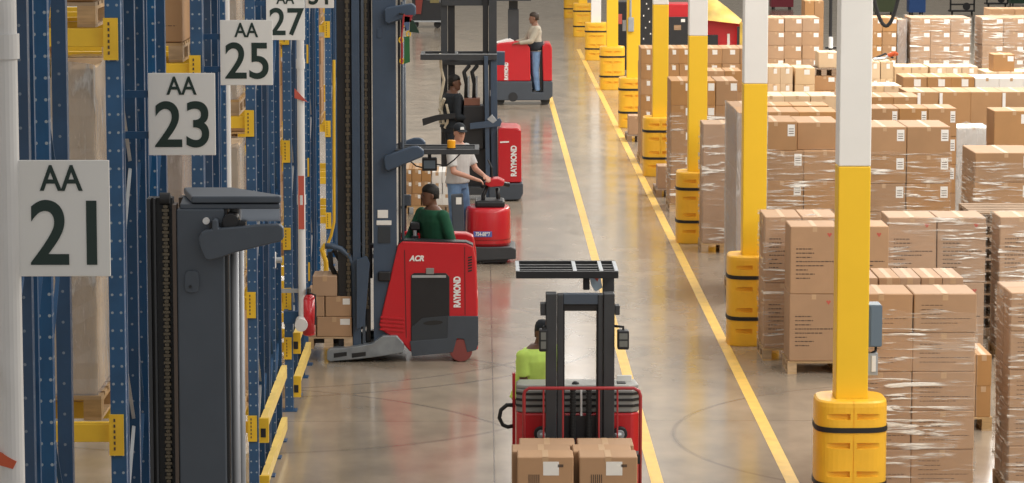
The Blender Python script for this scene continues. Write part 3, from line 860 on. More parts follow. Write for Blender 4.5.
# ------------------------------------------------------------------ lift trucks
def PX(pts, Y): return [at(a, b, Y) for a, b in pts]
def pr(root, name, m, pts, Y, y0, y1, bev=.006):
    return MB().prism(PX(pts, Y), y0, y1, 'Y').build(name, m, root, bev=bev)
def vtext(txt, size, m, name, root, loc, sx=1.0, bold=0.0):
    e = (Matrix.Rotation(math.pi / 2, 3, 'X') @ Matrix.Rotation(math.pi / 2, 3, 'Z')).to_euler()
    return text_obj(txt, size, m, name, root, loc, e, sx, bold)
def X_(px, Y): return at(px, 241, Y)[0]
def Z_(py, Y): return at(483, py, Y)[1]

Y0 = 36.3
rt = thing('reach_truck', 'large red and slate reach truck facing left, driven by the person in green', 'forklift', (X_(430, Y0), Y0 + .55, 0), 'red stand-up reach trucks')
# body: a stand-in compartment with high side walls
def body_parts(rt):
    out = [(398, 245), (402, 241), (466, 243), (473, 246), (476, 262), (478, 317), (478, 350), (410, 352), (404, 345), (382, 331), (379, 325)]
    o1 = PX(out, Y0)
    mb = MB(); mb.prism(o1, Y0, Y0 + .22); mb.prism(o1, Y0 + .93, Y0 + 1.15)
    xa, xb = X_(379, Y0), X_(402, Y0)
    fr = PX([(398, 246), (404, 246), (412, 340), (382, 331), (379, 325)], Y0)
    mb.prism(fr, Y0 + .22, Y0 + .93)
    mb.prism(PX([(452, 300), (478, 300), (478, 345), (452, 345)], Y0), Y0 + .22, Y0 + .93)
    mb.prism(PX([(405, 336), (460, 336), (460, 350), (405, 350)], Y0), Y0 + .22, Y0 + .93)
    mb.build('body', M_red, rt, bev=.022, seg=3)
    yf = Y0 - .001
    pr(rt, 'lower_skirt', M_grey, [(410, 341), (447, 338), (448, 316), (478.3, 316), (478.3, 344), (476, 350), (467, 352), (464, 339), (457, 338), (453, 352), (412, 356)], Y0, Y0 - .025, Y0 + .30)
    pd = pr(rt, 'step_door', M_dark, [(411, 275), (414, 273), (446, 273), (449.5, 277), (449.5, 341), (411, 343)], Y0, Y0 - .012, Y0 + .02)
    pr(pd, 'kick_panel', mat('panel_slate', (0.032, 0.040, 0.050), .5), [(411.5, 327), (422, 318), (449, 315.5), (449, 341), (411.5, 343)], Y0, Y0 - .022, Y0 - .012)
    pts = []
    for k in range(16):
        t = 2 * math.pi * k / 16; pts.append((433 + 10 * math.cos(t), 322.5 + 2.3 * math.sin(t) - .06 * (10 * math.cos(t))))
    pr(pd, 'hand_slot', M_rubber, pts, Y0, Y0 - .024, Y0 - .021, 0)
    pr(pd, 'door_trim', M_galv, [(412, 275), (446, 275), (446, 277.5), (412, 277.5)], Y0, Y0 - .018, Y0 - .012, 0)
    pr(rt, 'latch_cover', M_greyl, [(426, 268), (434, 268), (434, 274), (426, 274)], Y0, Y0 - .02, Y0)
    for k in range(6):
        y = 256 + k * 2.7
        pr(rt, 'vent_slot', M_rubber, [(468, y + 1), (472, y), (472, y + 1.5), (468, y + 2.5)], Y0, Y0 - .004, Y0 + .002, 0)
    pr(rt, 'panel_seam', M_dark, [(404.2, 250), (404.9, 250), (406.6, 338), (405.9, 338)], Y0, Y0 - .003, Y0 + .001, 0)
    pr(rt, 'panel_seam', M_dark, [(464.4, 247), (465, 247), (465.4, 315), (464.8, 315)], Y0, Y0 - .003, Y0 + .001, 0)
    for k in range(4):
        y = 316 + 4 * k
        pr(rt, 'rib', M_red, [(380.5 - .2 * k, y), (404, y + 2), (404, y + 4), (380.5 - .2 * k, y + 2)], Y0, Y0 - .014, Y0, .003)
    text_obj('ACR', .085, M_grip, 'model_letters', rt, (X_(416.5, Y0), Y0 - .004, Z_(258.5, Y0)), (math.pi / 2, 0, 0), .95, .004, shear=.25)
    vtext('RAYMOND', .105, M_grip, 'maker_letters', rt, (X_(457.3, Y0), Y0 - .004, Z_(292, Y0)), .68, .005)
    # top rim and dash
    pr(rt, 'top_rim', M_dark, [(398, 243.4), (403, 240), (466, 242), (473, 245), (473, 247), (466, 244), (403, 242.3)], Y0, Y0 + .01, Y0 + .21, .002)
    xw, zw = at(461, 344, Y0); 
    MB().cyl((xw, Y0 - .02, .13), (xw, Y0 + .12, .13), .13, 28).build('drive_wheel', mat('wheel_red_brown', (.22, .05, .045), .6), rt, bev=.01)
    MB().cyl((xw, Y0 + .8, .10), (xw, Y0 + .92, .10), .10, 24).build('caster_wheel', M_rubber, rt)
    # outrigger legs with load wheels
    for yy, nm in ((Y0 - .06, 'near'), (Y0 + 1.0, 'far')):
        lg = pr(rt, 'outrigger', M_greyl if nm == 'x' else mat('outrigger_steel', (.27, .30, .33), .35, .4, .2, 6), [(327, 351), (330, 348), (348, 347), (372, 343), (383, 335), (397, 335), (404, 343), (404, 352), (372, 357), (330, 361), (327, 359)], Y0, yy, yy + .17, .012)
        for a, b in ((334, 347), (352, 366)):
            pr(lg, 'cutout', M_dark, [(a, 352.5), (b, 351), (b, 355), (a, 357)], Y0, yy - .003, yy + .001, 0)
        xa, _ = at(337, 358, Y0); xb, _ = at(348, 357, Y0)
        for x in (xa, xb): MB().cyl((x, yy + .03, .06), (x, yy + .14, .06), .06, 20).build('load_wheel', M_rubber, lg)
body_parts(rt)
near = copy_tree(rt)
near['label'] = 'nearest reach truck, tall dark grey mast in front of the left racking'
dx = -.20; near.location.x += dx; NY = 15.6; near.location.y += NY - Y0

# --- mast of the middle truck
ym = Y0 + .04
zb = .08
def mast_column(root, pa, pb, ptop, Y, yb, m, name='mast_upright', z0=zb):
    xa, zt = at(pa, ptop, Y); xb, _ = at(pb, ptop, Y)
    return MB().box(xa, xb, Y, yb, z0, zt).build(name, m, root, bev=.006)
for off in (0, .92):
    mast_column(rt, 372, 395.5, -8, ym + off, ym + off + .13, M_mast)
    mast_column(rt, 397.5, 400, -2, ym + off + .03, ym + off + .10, M_dark, 'guide_rail')
    mast_column(rt, 351, 359, -14, ym + off + .02, ym + off + .12, M_mast, 'inner_upright')
    mast_column(rt, 360.5, 363.5, -14, ym + off + .02, ym + off + .12, M_mastn, 'inner_rail')
    mast_column(rt, 336, 350.5, -14, ym + off + .06, ym + off + .12, M_dark, 'chain_channel')
    mast_column(rt, 364.5, 369, -14, ym + off + .09, ym + off + .12, M_dark, 'hose_cover')
    xa, zt = at(402, 2, ym)
    MB().cyl((xa, ym + off + .05, .3), (xa, ym + off + .05, zt), .018, 14).build('lift_cylinder', M_mastn, rt, smooth=True)
MB().box(X_(337, ym), X_(371, ym), ym + .45, ym + .49, .9, Z_(-14, ym)).build('mast_screen', M_dark, rt)
def chain(root, px, Y, yy, ztop, zbot, w, pitch=.05):
    x = X_(px, Y); mb = MB(); z = zbot; k = 0
    while z < ztop:
        ww = w if k % 2 == 0 else w * .62
        mb.box(x - ww / 2, x + ww / 2, yy, yy + .03, z, z + pitch * .72); z += pitch; k += 1
    mb.box(x - w * .2, x + w * .2, yy + .008, yy + .022, zbot, ztop)
    return mb.build('lift_chain', M_chain, root)
chain(rt, 348.2, ym, ym + .028, 4.3, .6, .05)
chain(rt, 366.5, ym, ym + .05, 4.3, .6, .04)
# tie bars at foot and top
for z in (.45, 4.0):
    x0, x1 = X_(374, ym), X_(394, ym)
    MB().box(x0, x1, ym + .13, ym + .92, z, z + .14).build('cross_tie', M_mast, rt, bev=.005)
    x0, x1 = X_(351, ym), X_(363, ym)
    MB().box(x0, x1, ym + .12, ym + .94, z + .1, z + .22).build('cross_tie', M_dark, rt, bev=.005)
# mast stickers and clamp
ys = ym - .004
for nm, m, a, b, c, d in (('warning_label', M_label, 377.5, 388, 210, 218), ('warning_label', M_label, 376.5, 391.5, 220.5, 225), ('data_plate', MATS['panel_slate'], 378, 390.5, 226.5, 243)):
    xa, z1 = at(a, c, ys); xb, z0 = at(b, d, ys); MB().box(xa, xb, ys - .006, ys + .004, z0, z1).build(nm, m, rt, bev=.002)
xa, z1 = at(377, 28, ys); xb, z0 = at(381.5, 38, ys); MB().box(xa, xb, ys - .008, ys + .004, z0, z1).build('cover_plate', M_mast, rt, bev=.01)
xa, z1 = at(378, 271, ys); xb, z0 = at(391, 281, ys); mb = MB(); mb.box(xa, xb, ys - .04, ys + .004, z0, z1)
mb.build('pump_fitting', M_dark, rt, bev=.02)
# curved arms and overhead guard
arm = [(383.5, 158), (386, 155), (412, 146), (419, 146), (424, 150), (424, 156), (388, 171), (385, 169)]
pr(rt, 'guard_arm', M_mast, arm, Y0, Y0 - .05, Y0 + .03, .02)
pr(rt, 'guard_arm', M_mast, arm, Y0, Y0 + 1.05, Y0 + 1.13, .02)
pr(rt, 'hose_guard', M_mast, [(384, 10), (387, 7), (412, 3), (416, 6), (416, 15), (400, 20), (388, 24), (385, 22)], Y0, Y0 - .05, Y0 + .03, .02)
xg0, zg = at(395, 152, Y0); xg1, _ = at(479, 152, Y0)
mb = MB()
zt, zl = Z_(149.5, Y0), Z_(154.5, Y0)
for (a, b, c, d) in ((xg0, xg1, Y0, Y0 + .06), (xg0, xg1, Y0 + .60, Y0 + .66), (xg0, xg0 + .05, Y0 + .06, Y0 + .60), (xg1 - .05, xg1, Y0 + .06, Y0 + .60)):
    mb.box(a, b, c, d, zl, zt)
for k in range(3):
    y = Y0 + .15 + k * .15; mb.box(xg0 + .05, xg1 - .05, y, y + .04, zl + .01, zt - .01)
mb.build('overhead_guard', M_char, rt, bev=.004)
# hangers hold the guard to the mast
mb = MB(); xm = X_(394, ym)
for y in (ym + .03, ym + .52): mb.box(xm, xg0 + .04, y, y + .05, zl, zt)
mb.build('guard_bracket', M_dark, rt)
xa, _ = at(451.5, 143, Y0 + .3); zt_ = zt
bc = MB().cyl((xa, Y0 + .1, zt_), (xa, Y0 + .1, zt_ + .10), .048, 20).build('beacon', M_amber, rt, bev=.01)
MB().cyl((xa, Y0 + .1, zt_ - .01), (xa, Y0 + .1, zt_ + .012), .058, 20).build('beacon_base', M_dark, rt)
# hanging console, wiring and mirror under the guard
xa, z1 = at(422, 158, Y0 + .3); xb, z0 = at(437, 171, Y0 + .3)
MB().box(xa, xb, Y0 + .3, Y0 + .42, z0, z1).build('display_unit', M_dark, rt, bev=.01)
MB().box((xa + xb) / 2 - .02, (xa + xb) / 2 + .02, Y0 + .33, Y0 + .37, z1, zl + .02).build('display_bracket', M_dark, rt)
MB().box(xa + .02, xb - .02, Y0 + .295, Y0 + .3, z0 + .03, z1 - .03).build('display_screen', MATS['box_blue_grey'], rt)
MB().tube([at_ for at_ in [(at(p, q, Y0 + .3)[0], Y0 + .3, at(p, q, Y0 + .3)[1]) for p, q in ((405, 152), (409, 160), (416, 166), (424, 168))]], .008).build('cable', M_rubber, rt)
MB().tube([(at(p, q, Y0 + .3)[0], Y0 + .3, at(p, q, Y0 + .3)[1]) for p, q in ((436, 164), (446, 166), (454, 160), (460, 154))], .008).build('cable', M_rubber, rt)
# control column in front of the driver
xa, z1 = at(411.5, 222, Y0 + .45); xb, z0 = at(418.5, 244, Y0 + .45)
st = MB().box(xa, xb, Y0 + .4, Y0 + .5, z0 - .5, z0 + .1).build('control_column', M_dark, rt, bev=.01)
MB().box(xa - .02, xb + .02, Y0 + .38, Y0 + .52, z1 - .09, z1).build('control_head', M_dark, st, bev=.02)
xc = (xa + xb) / 2
MB().cyl((xc, Y0 + .42, z0 + .1), (xc, Y0 + .42, z1 - .08), .022).build('handle_stem', M_galv, st)
xa, z1 = at(403.5, 195, Y0 + .2); xb, z0 = at(411, 206, Y0 + .2)
MB().box(xa, xb, Y0 + .2, Y0 + .28, z0, z1).build('side_mirror', M_grey, rt, bev=.01)
MB().tube([(X_(399, Y0), Y0 + .24, z0 - .02), (xa + .03, Y0 + .24, z0 - .02), (xa + .03, Y0 + .24, z0 + .02)], .014).build('mirror_stem', M_dark, rt)
# fork carriage with curved hose arm
Yc = Y0 + .1
pr(rt, 'carriage', M_dark, [(350, 256), (366, 256), (368, 262), (366, 328), (357, 332), (350, 326)], Yc, Yc + .03, Yc + .9)
pr(rt, 'carriage_side', M_mast, [(357, 258), (367, 255), (370, 262), (365, 324), (357, 328)], Yc, Y0 - .04, Y0 + .03)
MB().tube([(at(a, b, Yc)[0], Yc - .0, at(a, b, Yc)[1]) for a, b in ((325, 246), (332, 246), (341, 249), (349, 256), (353.5, 266), (354.5, 280), (354.5, 318))], .035, 10).build('curved_arm', M_mast, rt, smooth=True)
MB().tube([(at(a, b, Yc + .15)[0], Yc + .15, at(a, b, Yc + .15)[1]) for a, b in ((330, 252), (331, 266), (336, 276), (345, 280), (352, 284))], .03, 8).build('hydraulic_hose', M_rubber, rt, smooth=True)
MB().tube([(at(a, b, Yc + .3)[0], Yc + .3, at(a, b, Yc + .3)[1]) for a, b in ((328, 258), (334, 250), (341, 262), (343, 274), (350, 290))], .03, 8).build('hydraulic_hose', M_rubber, rt, smooth=True)
xa, za = at(338, 262, Yc); xb, zb_ = at(352, 290, Yc)
mb = MB(); mb.box(xa, xb, Yc + .1, Yc + .8, zb_, zb_ + .06).box(xa + .06, xb + .02, Yc + .16, Yc + .74, zb_ + .06, za - .05).box(xa, xb, Yc + .1, Yc + .8, za - .05, za).box(xa, xa + .05, Yc + .1, Yc + .16, zb_, za).box(xa, xa + .05, Yc + .74, Yc + .8, zb_, za)
mb.build('load_backrest', M_dark, rt)
xa, za = at(362, 246, Yc)
MB().cyl((xa, Yc + .2, za - .04), (xa, Yc + .2, za), .14, 24).build('hose_reel', M_dark, rt)
xf0 = X_(304, Y0); xf1 = X_(352, Y0)
for y in (Y0 + .30, Y0 + .72):
    MB().prism([(xf0, .17), (xf0, .185), (xf0 + .1, .215), (xf1, .215), (xf1, .17)], y, y + .1).box(xf1 - .04, xf1 + .04, y, y + .1, .17, .8).build('fork', M_char, rt, bev=.004)
x0 = X_(349, Y0)
MB().box(x0, X_(372, Y0), Y0 + .2, Y0 + .95, .03, .13).build('base_frame', M_dark, rt)
# load on the forks: pallet and seven cartons
pz = .238
xL0, xL1 = X_(304, Y0 + .05), X_(352, Y0 + .05)
xpr = X_(355, Y0 + .05)
pallet((xL0 + xL1) / 2 + .0, Y0 + .56, .0 + pz - .098 - .0, xL1 - xL0, 1.0, 'wooden pallet lifted on the forks of the middle reach truck')
zc = pz - .098 + .14
def fc(a, b, yy, zz, h, lab, w=None, d=.48):
    xa, xb = X_(a, Y0 + .05), X_(b, Y0 + .05)
    return carton((xa + xb) / 2, yy, zz, xb - xa - .006, d, h - .004, P, 'label' if 'label' in lab else 'plain', lab, 'cartons on the reach truck pallet', 0)
hb = .235
for r_, (yy, row) in enumerate(((Y0 + .30, 'front'), (Y0 + .80, 'rear'))):
    fc(305, 315.5, yy, zc, hb, f'narrow tan carton, bottom layer left, {row}, on the lifted pallet')
    fc(316, 351.5, yy, zc, hb, f'tan carton with white label, bottom layer, {row}, on the lifted pallet')
    fc(305, 324, yy, zc + hb, hb, f'tan carton, middle layer left, {row}, on the lifted pallet')
    fc(324.5, 351, yy, zc + hb, hb, f'tan carton with white label, middle layer, {row}, on the lifted pallet')
fc(312, 337, Y0 + .30, zc + 2 * hb, hb, 'tan carton alone on top of the lifted pallet load')

# --- mast of the nearest truck
yn = NY
def at2(pts, Y): return [at(a, b, Y) for a, b in pts]
for off in (0, .34):
    xa, zt = at(176, 209, yn); xb, _ = at(224, 209, yn)
    MB().box(xa, xb, yn + off, yn + off + .08, .1, zt).build('mast_upright', M_mastn, near, bev=.01)
    MB().box(X_(172.5, yn), xa - .001, yn + off, yn + off + .12, .1, zt + .02).build('upright_edge', mat('edge_lit_brown', (.10, .075, .06), .45), near)  # brown strip paints the lit edge of the upright
    xa, zt = at(150, 199, yn); xb = X_(172, yn)
    if not off: MB().box(xa, xb, yn + off + .05, yn + off + .13, .1, zt).build('chain_channel', M_dark, near)
    if not off: MB().box(X_(147, yn), xa, yn + off, yn + off + .13, .1, zt).box(X_(153.5, yn), X_(155.5, yn), yn + off + .01, yn + off + .05, .1, zt).build('channel_flange', M_char, near)
    xr, zr = at(232.5, 226, yn)
    MB().cyl((xr, yn + off + .1, .4), (xr, yn + off + .1, zr + .12), .021, 16).build('lift_cylinder', M_steel, near, smooth=True)
    MB().box(X_(224.5, yn), X_(227, yn), yn + off + .02, yn + off + .12, .1, zr + .1).build('guide_rail', M_dark, near)
chain(near, 165.5, yn, yn + .012, Z_(205, yn), .5, .034, .018)
MB().cyl((X_(160, yn), yn + .03, Z_(199, yn)), (X_(170, yn), yn + .03, Z_(199, yn)), .03, 16).build('chain_pulley', M_dark, near)
# top plates
za, zb2 = Z_(203, yn), Z_(196, yn)
MB().prism([(X_(192, yn), yn), (X_(281, yn), yn), (X_(281, yn), yn + .06), (X_(226, yn), yn + .43), (X_(176, yn), yn + .43), (X_(184, yn), yn + .2)], za, zb2, 'Z').build('top_plate', M_mastn, near, bev=.008)
zc_, zd_ = Z_(209, yn), Z_(203.8, yn)
MB().prism([(X_(180, yn), yn + .01), (X_(280, yn), yn + .01), (X_(280, yn), yn + .06), (X_(240, yn), yn + .42), (X_(176, yn), yn + .42)], zc_, zd_, 'Z').build('lower_top_plate', M_mastn, near, bev=.006)
MB().box(X_(241, yn), X_(279.5, yn), yn + .04, yn + .06, Z_(222, yn), zc_).build('polished_shield', mat('shield_steel', (.30, .34, .40), .25, .7), near)
mb = MB(); mb.cyl((X_(206.5, yn), yn - .012, Z_(220.5, yn)), (X_(206.5, yn), yn, Z_(220.5, yn)), .017, 20); mb.build('bolt_head', M_grip, near)
mb = MB(); mb.cyl((X_(231, yn), yn - .03, Z_(221, yn)), (X_(231, yn), yn + .1, Z_(221, yn)), .04, 20).box(X_(222, yn), X_(246, yn), yn - .02, yn + .06, Z_(227, yn), Z_(221, yn)); mb.build('sheave', M_dark, near, bev=.004)
a_ = [(199.5, 237), (202, 231), (206, 229), (213, 228), (213.5, 219), (216, 217), (219, 219), (219.5, 227), (240, 225.5), (262, 223.5), (280, 223), (284, 226), (284.5, 237), (281, 240), (262, 244.5), (236, 251), (219, 257), (210, 259), (206, 257), (201, 246)]
pr(near, 'hose_guard', M_mastn, a_, yn, yn - .07, yn - .01, .012)
MB().box(X_(210, yn), X_(220, yn), yn - .03, yn + .01, Z_(240, yn), Z_(222, yn)).build('arm_hinge', M_dark, near)
pp = []
for k in range(24):
    t = 2 * math.pi * k / 24; c, s_ = math.cos(t), math.sin(t)
    pp.append((192 + 7.2 * math.copysign(abs(c) ** .5, c), 281.5 + 11 * math.copysign(abs(s_) ** .5, s_)))
cp = pr(near, 'cover_plate', M_mastn, pp, yn, yn - .012, yn, .003)
MB().cyl((X_(190, yn), yn - .018, Z_(286, yn)), (X_(190, yn), yn - .012, Z_(286, yn)), .008, 12).build('screw', M_dark, cp)
for off in (.3, 2.2, 3.5):
    MB().box(X_(178, yn), X_(222, yn), yn + .08, yn + .34, off, off + .15).build('cross_tie', M_mastn, near)
zo = 2.33
xo = X_(240, yn)
mb = MB()
for (a, b, c, d) in ((xo + .02, xo + 1.0, yn, yn + .06), (xo + .02, xo + 1.0, yn + 1.04, yn + 1.1), (xo, xo + .05, yn, yn + 1.1), (xo + .95, xo + 1.0, yn, yn + 1.1)): mb.box(a, b, c, d, zo, zo + .06)
mb.build('overhead_guard', M_char, near)
for y in (yn + .25, yn + .7):
    xf = X_(150, yn)
    MB().box(xf - 1.0, xf, y, y + .1, .12, .16).box(xf - .05, xf, y, y + .1, .12, .9).build('fork', M_char, near)
MB().box(X_(150, yn) - .001, X_(176, yn), yn + .15, yn + .95, .3, .9).build('carriage', M_dark, near)

# ------------------------------------------------------------------ front truck, facing the camera
fy = 27.0
ft = thing('counterbalance_truck', 'red forklift facing the camera with charcoal mast, carrying six cartons in front', 'forklift', (X_(578, fy), fy + .6, 0))
def cbox(root, name, m, a, b, c, d, Y, y0, y1, bev=.006):
    xa, z1 = at(a, c, Y); xb, z0 = at(b, d, Y)
    return MB().box(xa, xb, y0, y1, z0, z1).build(name, m, root, bev=bev)
ztop = Z_(294, fy)
for a, b, c, d, inner in ((546, 557, 557.5, 563.5, 0), (604, 615, 598.5, 603.5, 1)):
    MB().box(X_(a, fy), X_(b, fy), fy, fy + .16, .1, ztop).build('outer_upright', M_char, ft, bev=.008)
    MB().box(X_(c, fy), X_(d, fy), fy + .02, fy + .14, .12, ztop - .01).build('inner_upright', M_dark if 0 else M_char, ft, bev=.006)
cbox(ft, 'top_crossbar', mat('crossbar_blue_grey', (.06, .08, .11), .4), 563.5, 598.5, 294.5, 305, fy, fy + .03, fy + .12)
cbox(ft, 'inner_crossbar', M_dark, 563.5, 598.5, 305, 312, fy, fy + .06, fy + .14)
cbox(ft, 'mast_lug', M_char, 540.5, 546, 304, 316, fy, fy + .02, fy + .14)
cbox(ft, 'mast_lug', M_char, 615, 620, 306, 315.5, fy, fy + .02, fy + .14)
# inner faces of the channels
for a, b in ((563.5, 565), (597, 598.5)):
    MB().box(X_(a, fy), X_(b, fy), fy + .04, fy + .14, .12, Z_(312, fy)).build('channel_rail', M_dark, ft)
# overhead guard
gy0, gy1 = fy + .32, fy + 1.08
xa, zt = at(516, 271.5, gy0); xb, zl2 = at(618.5, 278.5, gy0)
MB().box(xa, xb, gy0, gy0 + .045, zl2, zt).build('guard_rail', M_dark, ft, bev=.004)
MB().box(xa, xb, gy1 - .045, gy1, zl2, zt).build('guard_rail', M_dark, ft, bev=.004)
for px in (516, 573.5, 600, 615.2):
    x = X_(px, gy0); MB().box(x, x + .032, gy0 + .045, gy1 - .045, zt - .045, zt).build('guard_cross_bar', M_galv if px != 516 else M_galv, ft)
for k in range(3):
    y = gy0 + .19 + k * .17; MB().box(xa + .03, xb - .03, y, y + .05, zt - .05, zt - .012).build('guard_bar', M_dark, ft)
xp0, xp1 = X_(603, gy0 + .2), X_(614.5, gy0 + .2)
MB().box(xp0, xp1, gy0 + .2, gy0 + .32, .8, zl2).build('guard_post', M_char, ft, bev=.006)
cbox(ft, 'camera_unit', M_dark, 583.5, 590, 279, 291, gy0, gy0 + .06, gy0 + .16)
cl = MB().prism(PX([(590, 279), (601, 278), (603, 290), (596, 294), (592, 288)], gy0), gy0 + .15, gy0 + .17).build('hanging_cloth', mat('cloth_pale_blue', (.35, .45, .55), .8), ft)
MB().prism(PX([(594, 279), (600, 279), (598, 284)], gy0), gy0 + .145, gy0 + .149).build('cloth_patch', M_redink, ft)
# lamps either side of the mast
for a, b, c, d, e in ((539, 547.5, 329.5, 351.5, 546), (617.5, 629, 330.5, 349.5, 615)):
    l = cbox(ft, 'work_lamp', M_dark, a, b, c, d, fy - .04, fy - .06, fy + .06, .012)
    for q in (0, 1):
        cc = c + 2.5 + q * (d - c - 4) / 2
        cbox(l, 'lamp_lens', mat('lens_smoke', (.16, .17, .16), .15), a + 1.8, b - 1.6, cc, cc + (d - c - 7) / 2, fy - .04, fy - .064, fy - .058, 0)
    xx, zz = at(e, 331, fy); x2, _ = at((a + b) / 2, 331, fy)
    MB().tube([(x2, fy + .0, zz - .03), (x2, fy, zz + .035), (xx, fy + .05, zz + .035)], .012).build('lamp_bracket', M_dark, ft)
# cowl and body
by = fy + .24
xb0, xb1 = X_(516.5, by), X_(640, by)
zc0, zc1 = Z_(413, by), Z_(390, by)
mb = MB()
rim = [(xb0, by + .06), (xb0 + .06, by), (xb1 - .06, by), (xb1, by + .06), (xb1, by + .50), (xb0, by + .50)]
mb.prism(rim, zc0, zc1, 'Z')
cw = mb.build('cowl', M_greyl, ft, bev=.015)
for k in range(3):
    z = zc0 + .05 + k * .052
    mb = MB(); mb.prism([(xb0 - .004, by + .07), (xb0 - .004, by + .055), (xb0 + .055, by - .004), (xb1 - .055, by - .004), (xb1 + .004, by + .055), (xb1 + .004, by + .07)], z, z + .022, 'Z')
    mb.build('groove', M_dark, cw)
MB().prism([(xb0, by + .08), (xb0 + .08, by + .02), (xb1 - .08, by + .02), (xb1, by + .08), (xb1 - .02, by + .36), (xb0 + .02, by + .36)], zc1, zc1 + .035, 'Z').build('dash_top', mat('dash_grey', (.33, .33, .31), .45), ft, bev=.012)
mb = MB()
mb.prism(rim, .16, zc0 - .001, 'Z')
mb.box(xb0, xb0 + .07, by + .5, by + 1.25, .16, zc0 - .1).box(xb1 - .07, xb1, by + .5, by + 1.25, .16, zc0 - .1)
mb.box(xb0, xb1, by + 1.2, by + 1.6, .16, zc0 - .25)
mb.box(xb0 + .07, xb1 - .07, by + .5, by + 1.2, .16, .24)
mb.build('body', M_red, ft, bev=.02, seg=3)
for x in (xb0 + .12, xb1 - .12):
    for y in (by + .12, by + 1.3):
        MB().cyl((x - .08, y, .16), (x + .08, y, .16), .16, 24).build('wheel', M_rubber, ft, bev=.01)
# round tilt cylinders seen each side of the uprights
for px in (541, 620):
    x, z = at(px, 433, by)
    k = MB().cyl((x, by - .05, z), (x, by + .001, z), .062, 24).build('cylinder_boot', M_dark, ft, bev=.008)
    MB().cyl((x, by - .085, z), (x, by - .05, z), .036, 20).build('cylinder_rod', M_galv, k)
    x2 = x + (.05 if px == 541 else -.05)
    MB().tube([(x, by - .08, z), (x2, fy + .12, z)], .02).build('tilt_rod', M_galv, k)
# hoses and chains between the uprights
for px in (573.5, 589.5):
    x = X_(px, fy); mb = MB(); z = .3
    while z < Z_(390, fy):
        mb.cyl((x, fy + .06, z), (x, fy + .06, z + .018), .026, 10).cyl((x, fy + .06, z + .018), (x, fy + .06, z + .026), .018, 10); z += .026
    mb.build('hose_bundle', M_rubber, ft)
MB().cyl((X_(582, fy), fy + .1, .2), (X_(582, fy), fy + .1, Z_(392, fy)), .010).build('lift_rod', M_grip, ft)
MB().box(X_(563.5, fy), X_(598.5, fy), fy + .08, fy + .12, Z_(440, fy), Z_(418, fy)).build('hose_plate', M_dark, ft)
# joystick, console, papers
xj, zj = at(575.5, 384, by + .1)
MB().cyl((xj, by + .1, zc1 + .03), (xj, by + .1, zj), .012).ell((xj, by + .1, zj), .033, .03, .026).build('joystick', M_dark, ft, smooth=True)
cbox(ft, 'console_tray', M_galv, 578, 597, 386.5, 389.5, by, by + .05, by + .2)
cbox(ft, 'clipboard', M_label, 617, 632, 376, 384, by + .2, by + .24, by + .26)
cbox(ft, 'radio', M_dark, 617, 626, 383, 388, by + .1, by + .1, by + .2)
# red load backrest
yb_ = fy - .16
def Q(a, b): x, z = at(a, b, yb_); return (x, yb_, z)
zlow = .2
pts = [Q(524, 395), Q(525, 391), Q(529, 388.2), Q(634, 388.2), Q(639, 391), Q(640.5, 396)]
pts = [(pts[0][0], yb_, zlow)] + pts + [(pts[-1][0], yb_, zlow)]
br = MB().tube(pts, .015, 8).build('load_backrest', mat('frame_red_dull', (.36, .03, .035), .45), ft, smooth=True)
for px in (543.5, 563, 599, 617.5):
    x = Q(px, 389)[0]; MB().cyl((x, yb_, zlow), (x, yb_, Z_(389, yb_)), .008, 8).build('backrest_bar', MATS['frame_red_dull'], br)
MB().box(pts[0][0] - .0, pts[-1][0] + .0, yb_ - .02, fy - .001, .3, .38).box(pts[0][0], pts[-1][0], yb_ - .02, fy - .001, .62, .70).build('fork_carriage', M_dark, ft)
cbox(ft, 'side_rail', M_red, 512.5, 515.5, 377, 470, by, by + .2, by + .26)
MB().box(X_(512.5, by), xb0 + .02, by + .2, by + .26, .5, .56).build('rail_bracket', M_red, ft)
MB().tube([(at(a, b, by)[0], by + .2, at(a, b, by)[1]) for a, b in ((513, 409), (507, 409), (501, 414), (499.5, 422), (503, 429), (508, 431), (513, 430))], .018, 8).build('grab_loop', M_rubber, ft, smooth=True)
for px in (556, 602):
    x = X_(px, yb_)
    MB().box(x - .05, x + .05, yb_ - .06, yb_ - .02, .08, .7).box(x - .05, x + .05, yb_ - 1.15, yb_ - .02, .08, .115).build('fork', M_char, ft, bev=.003)
# its load
lx0, lx1 = X_(517, 25.6), X_(638, 25.6)
pallet((lx0 + lx1) / 2, 26.15, .08 - .098 + .02 + .0, lx1 - lx0, 1.05, 'wooden pallet on the forks of the front forklift')
zq = .143
rows = ((25.63, 25.96, 517, 574, 579, 638, 457), (25.97, 26.29, 511.5, 571, 572.5, 632, 451), (26.30, 26.64, 519, 575.5, 577.5, 634, 445))
for r_, (ya, yb3, a, b, c, d, pt) in enumerate(rows):
    for (p, q, side) in ((a, b, 'left'), (c, d, 'right')):
        xa, zt = at(p, pt, ya); xb, _ = at(q, pt, ya); hh = (zt - zq) / 2
        for k in (0, 1):
            carton((xa + xb) / 2, (ya + yb3) / 2, zq + k * hh + .001, xb - xa - .006, yb3 - ya - .008, hh - .003, P, 'block label mid', f"{('lower', 'upper')[k]} tan carton, {side}, {('front', 'middle', 'rear')[r_]} row, on the front forklift", 'cartons carried by the front forklift', 0)

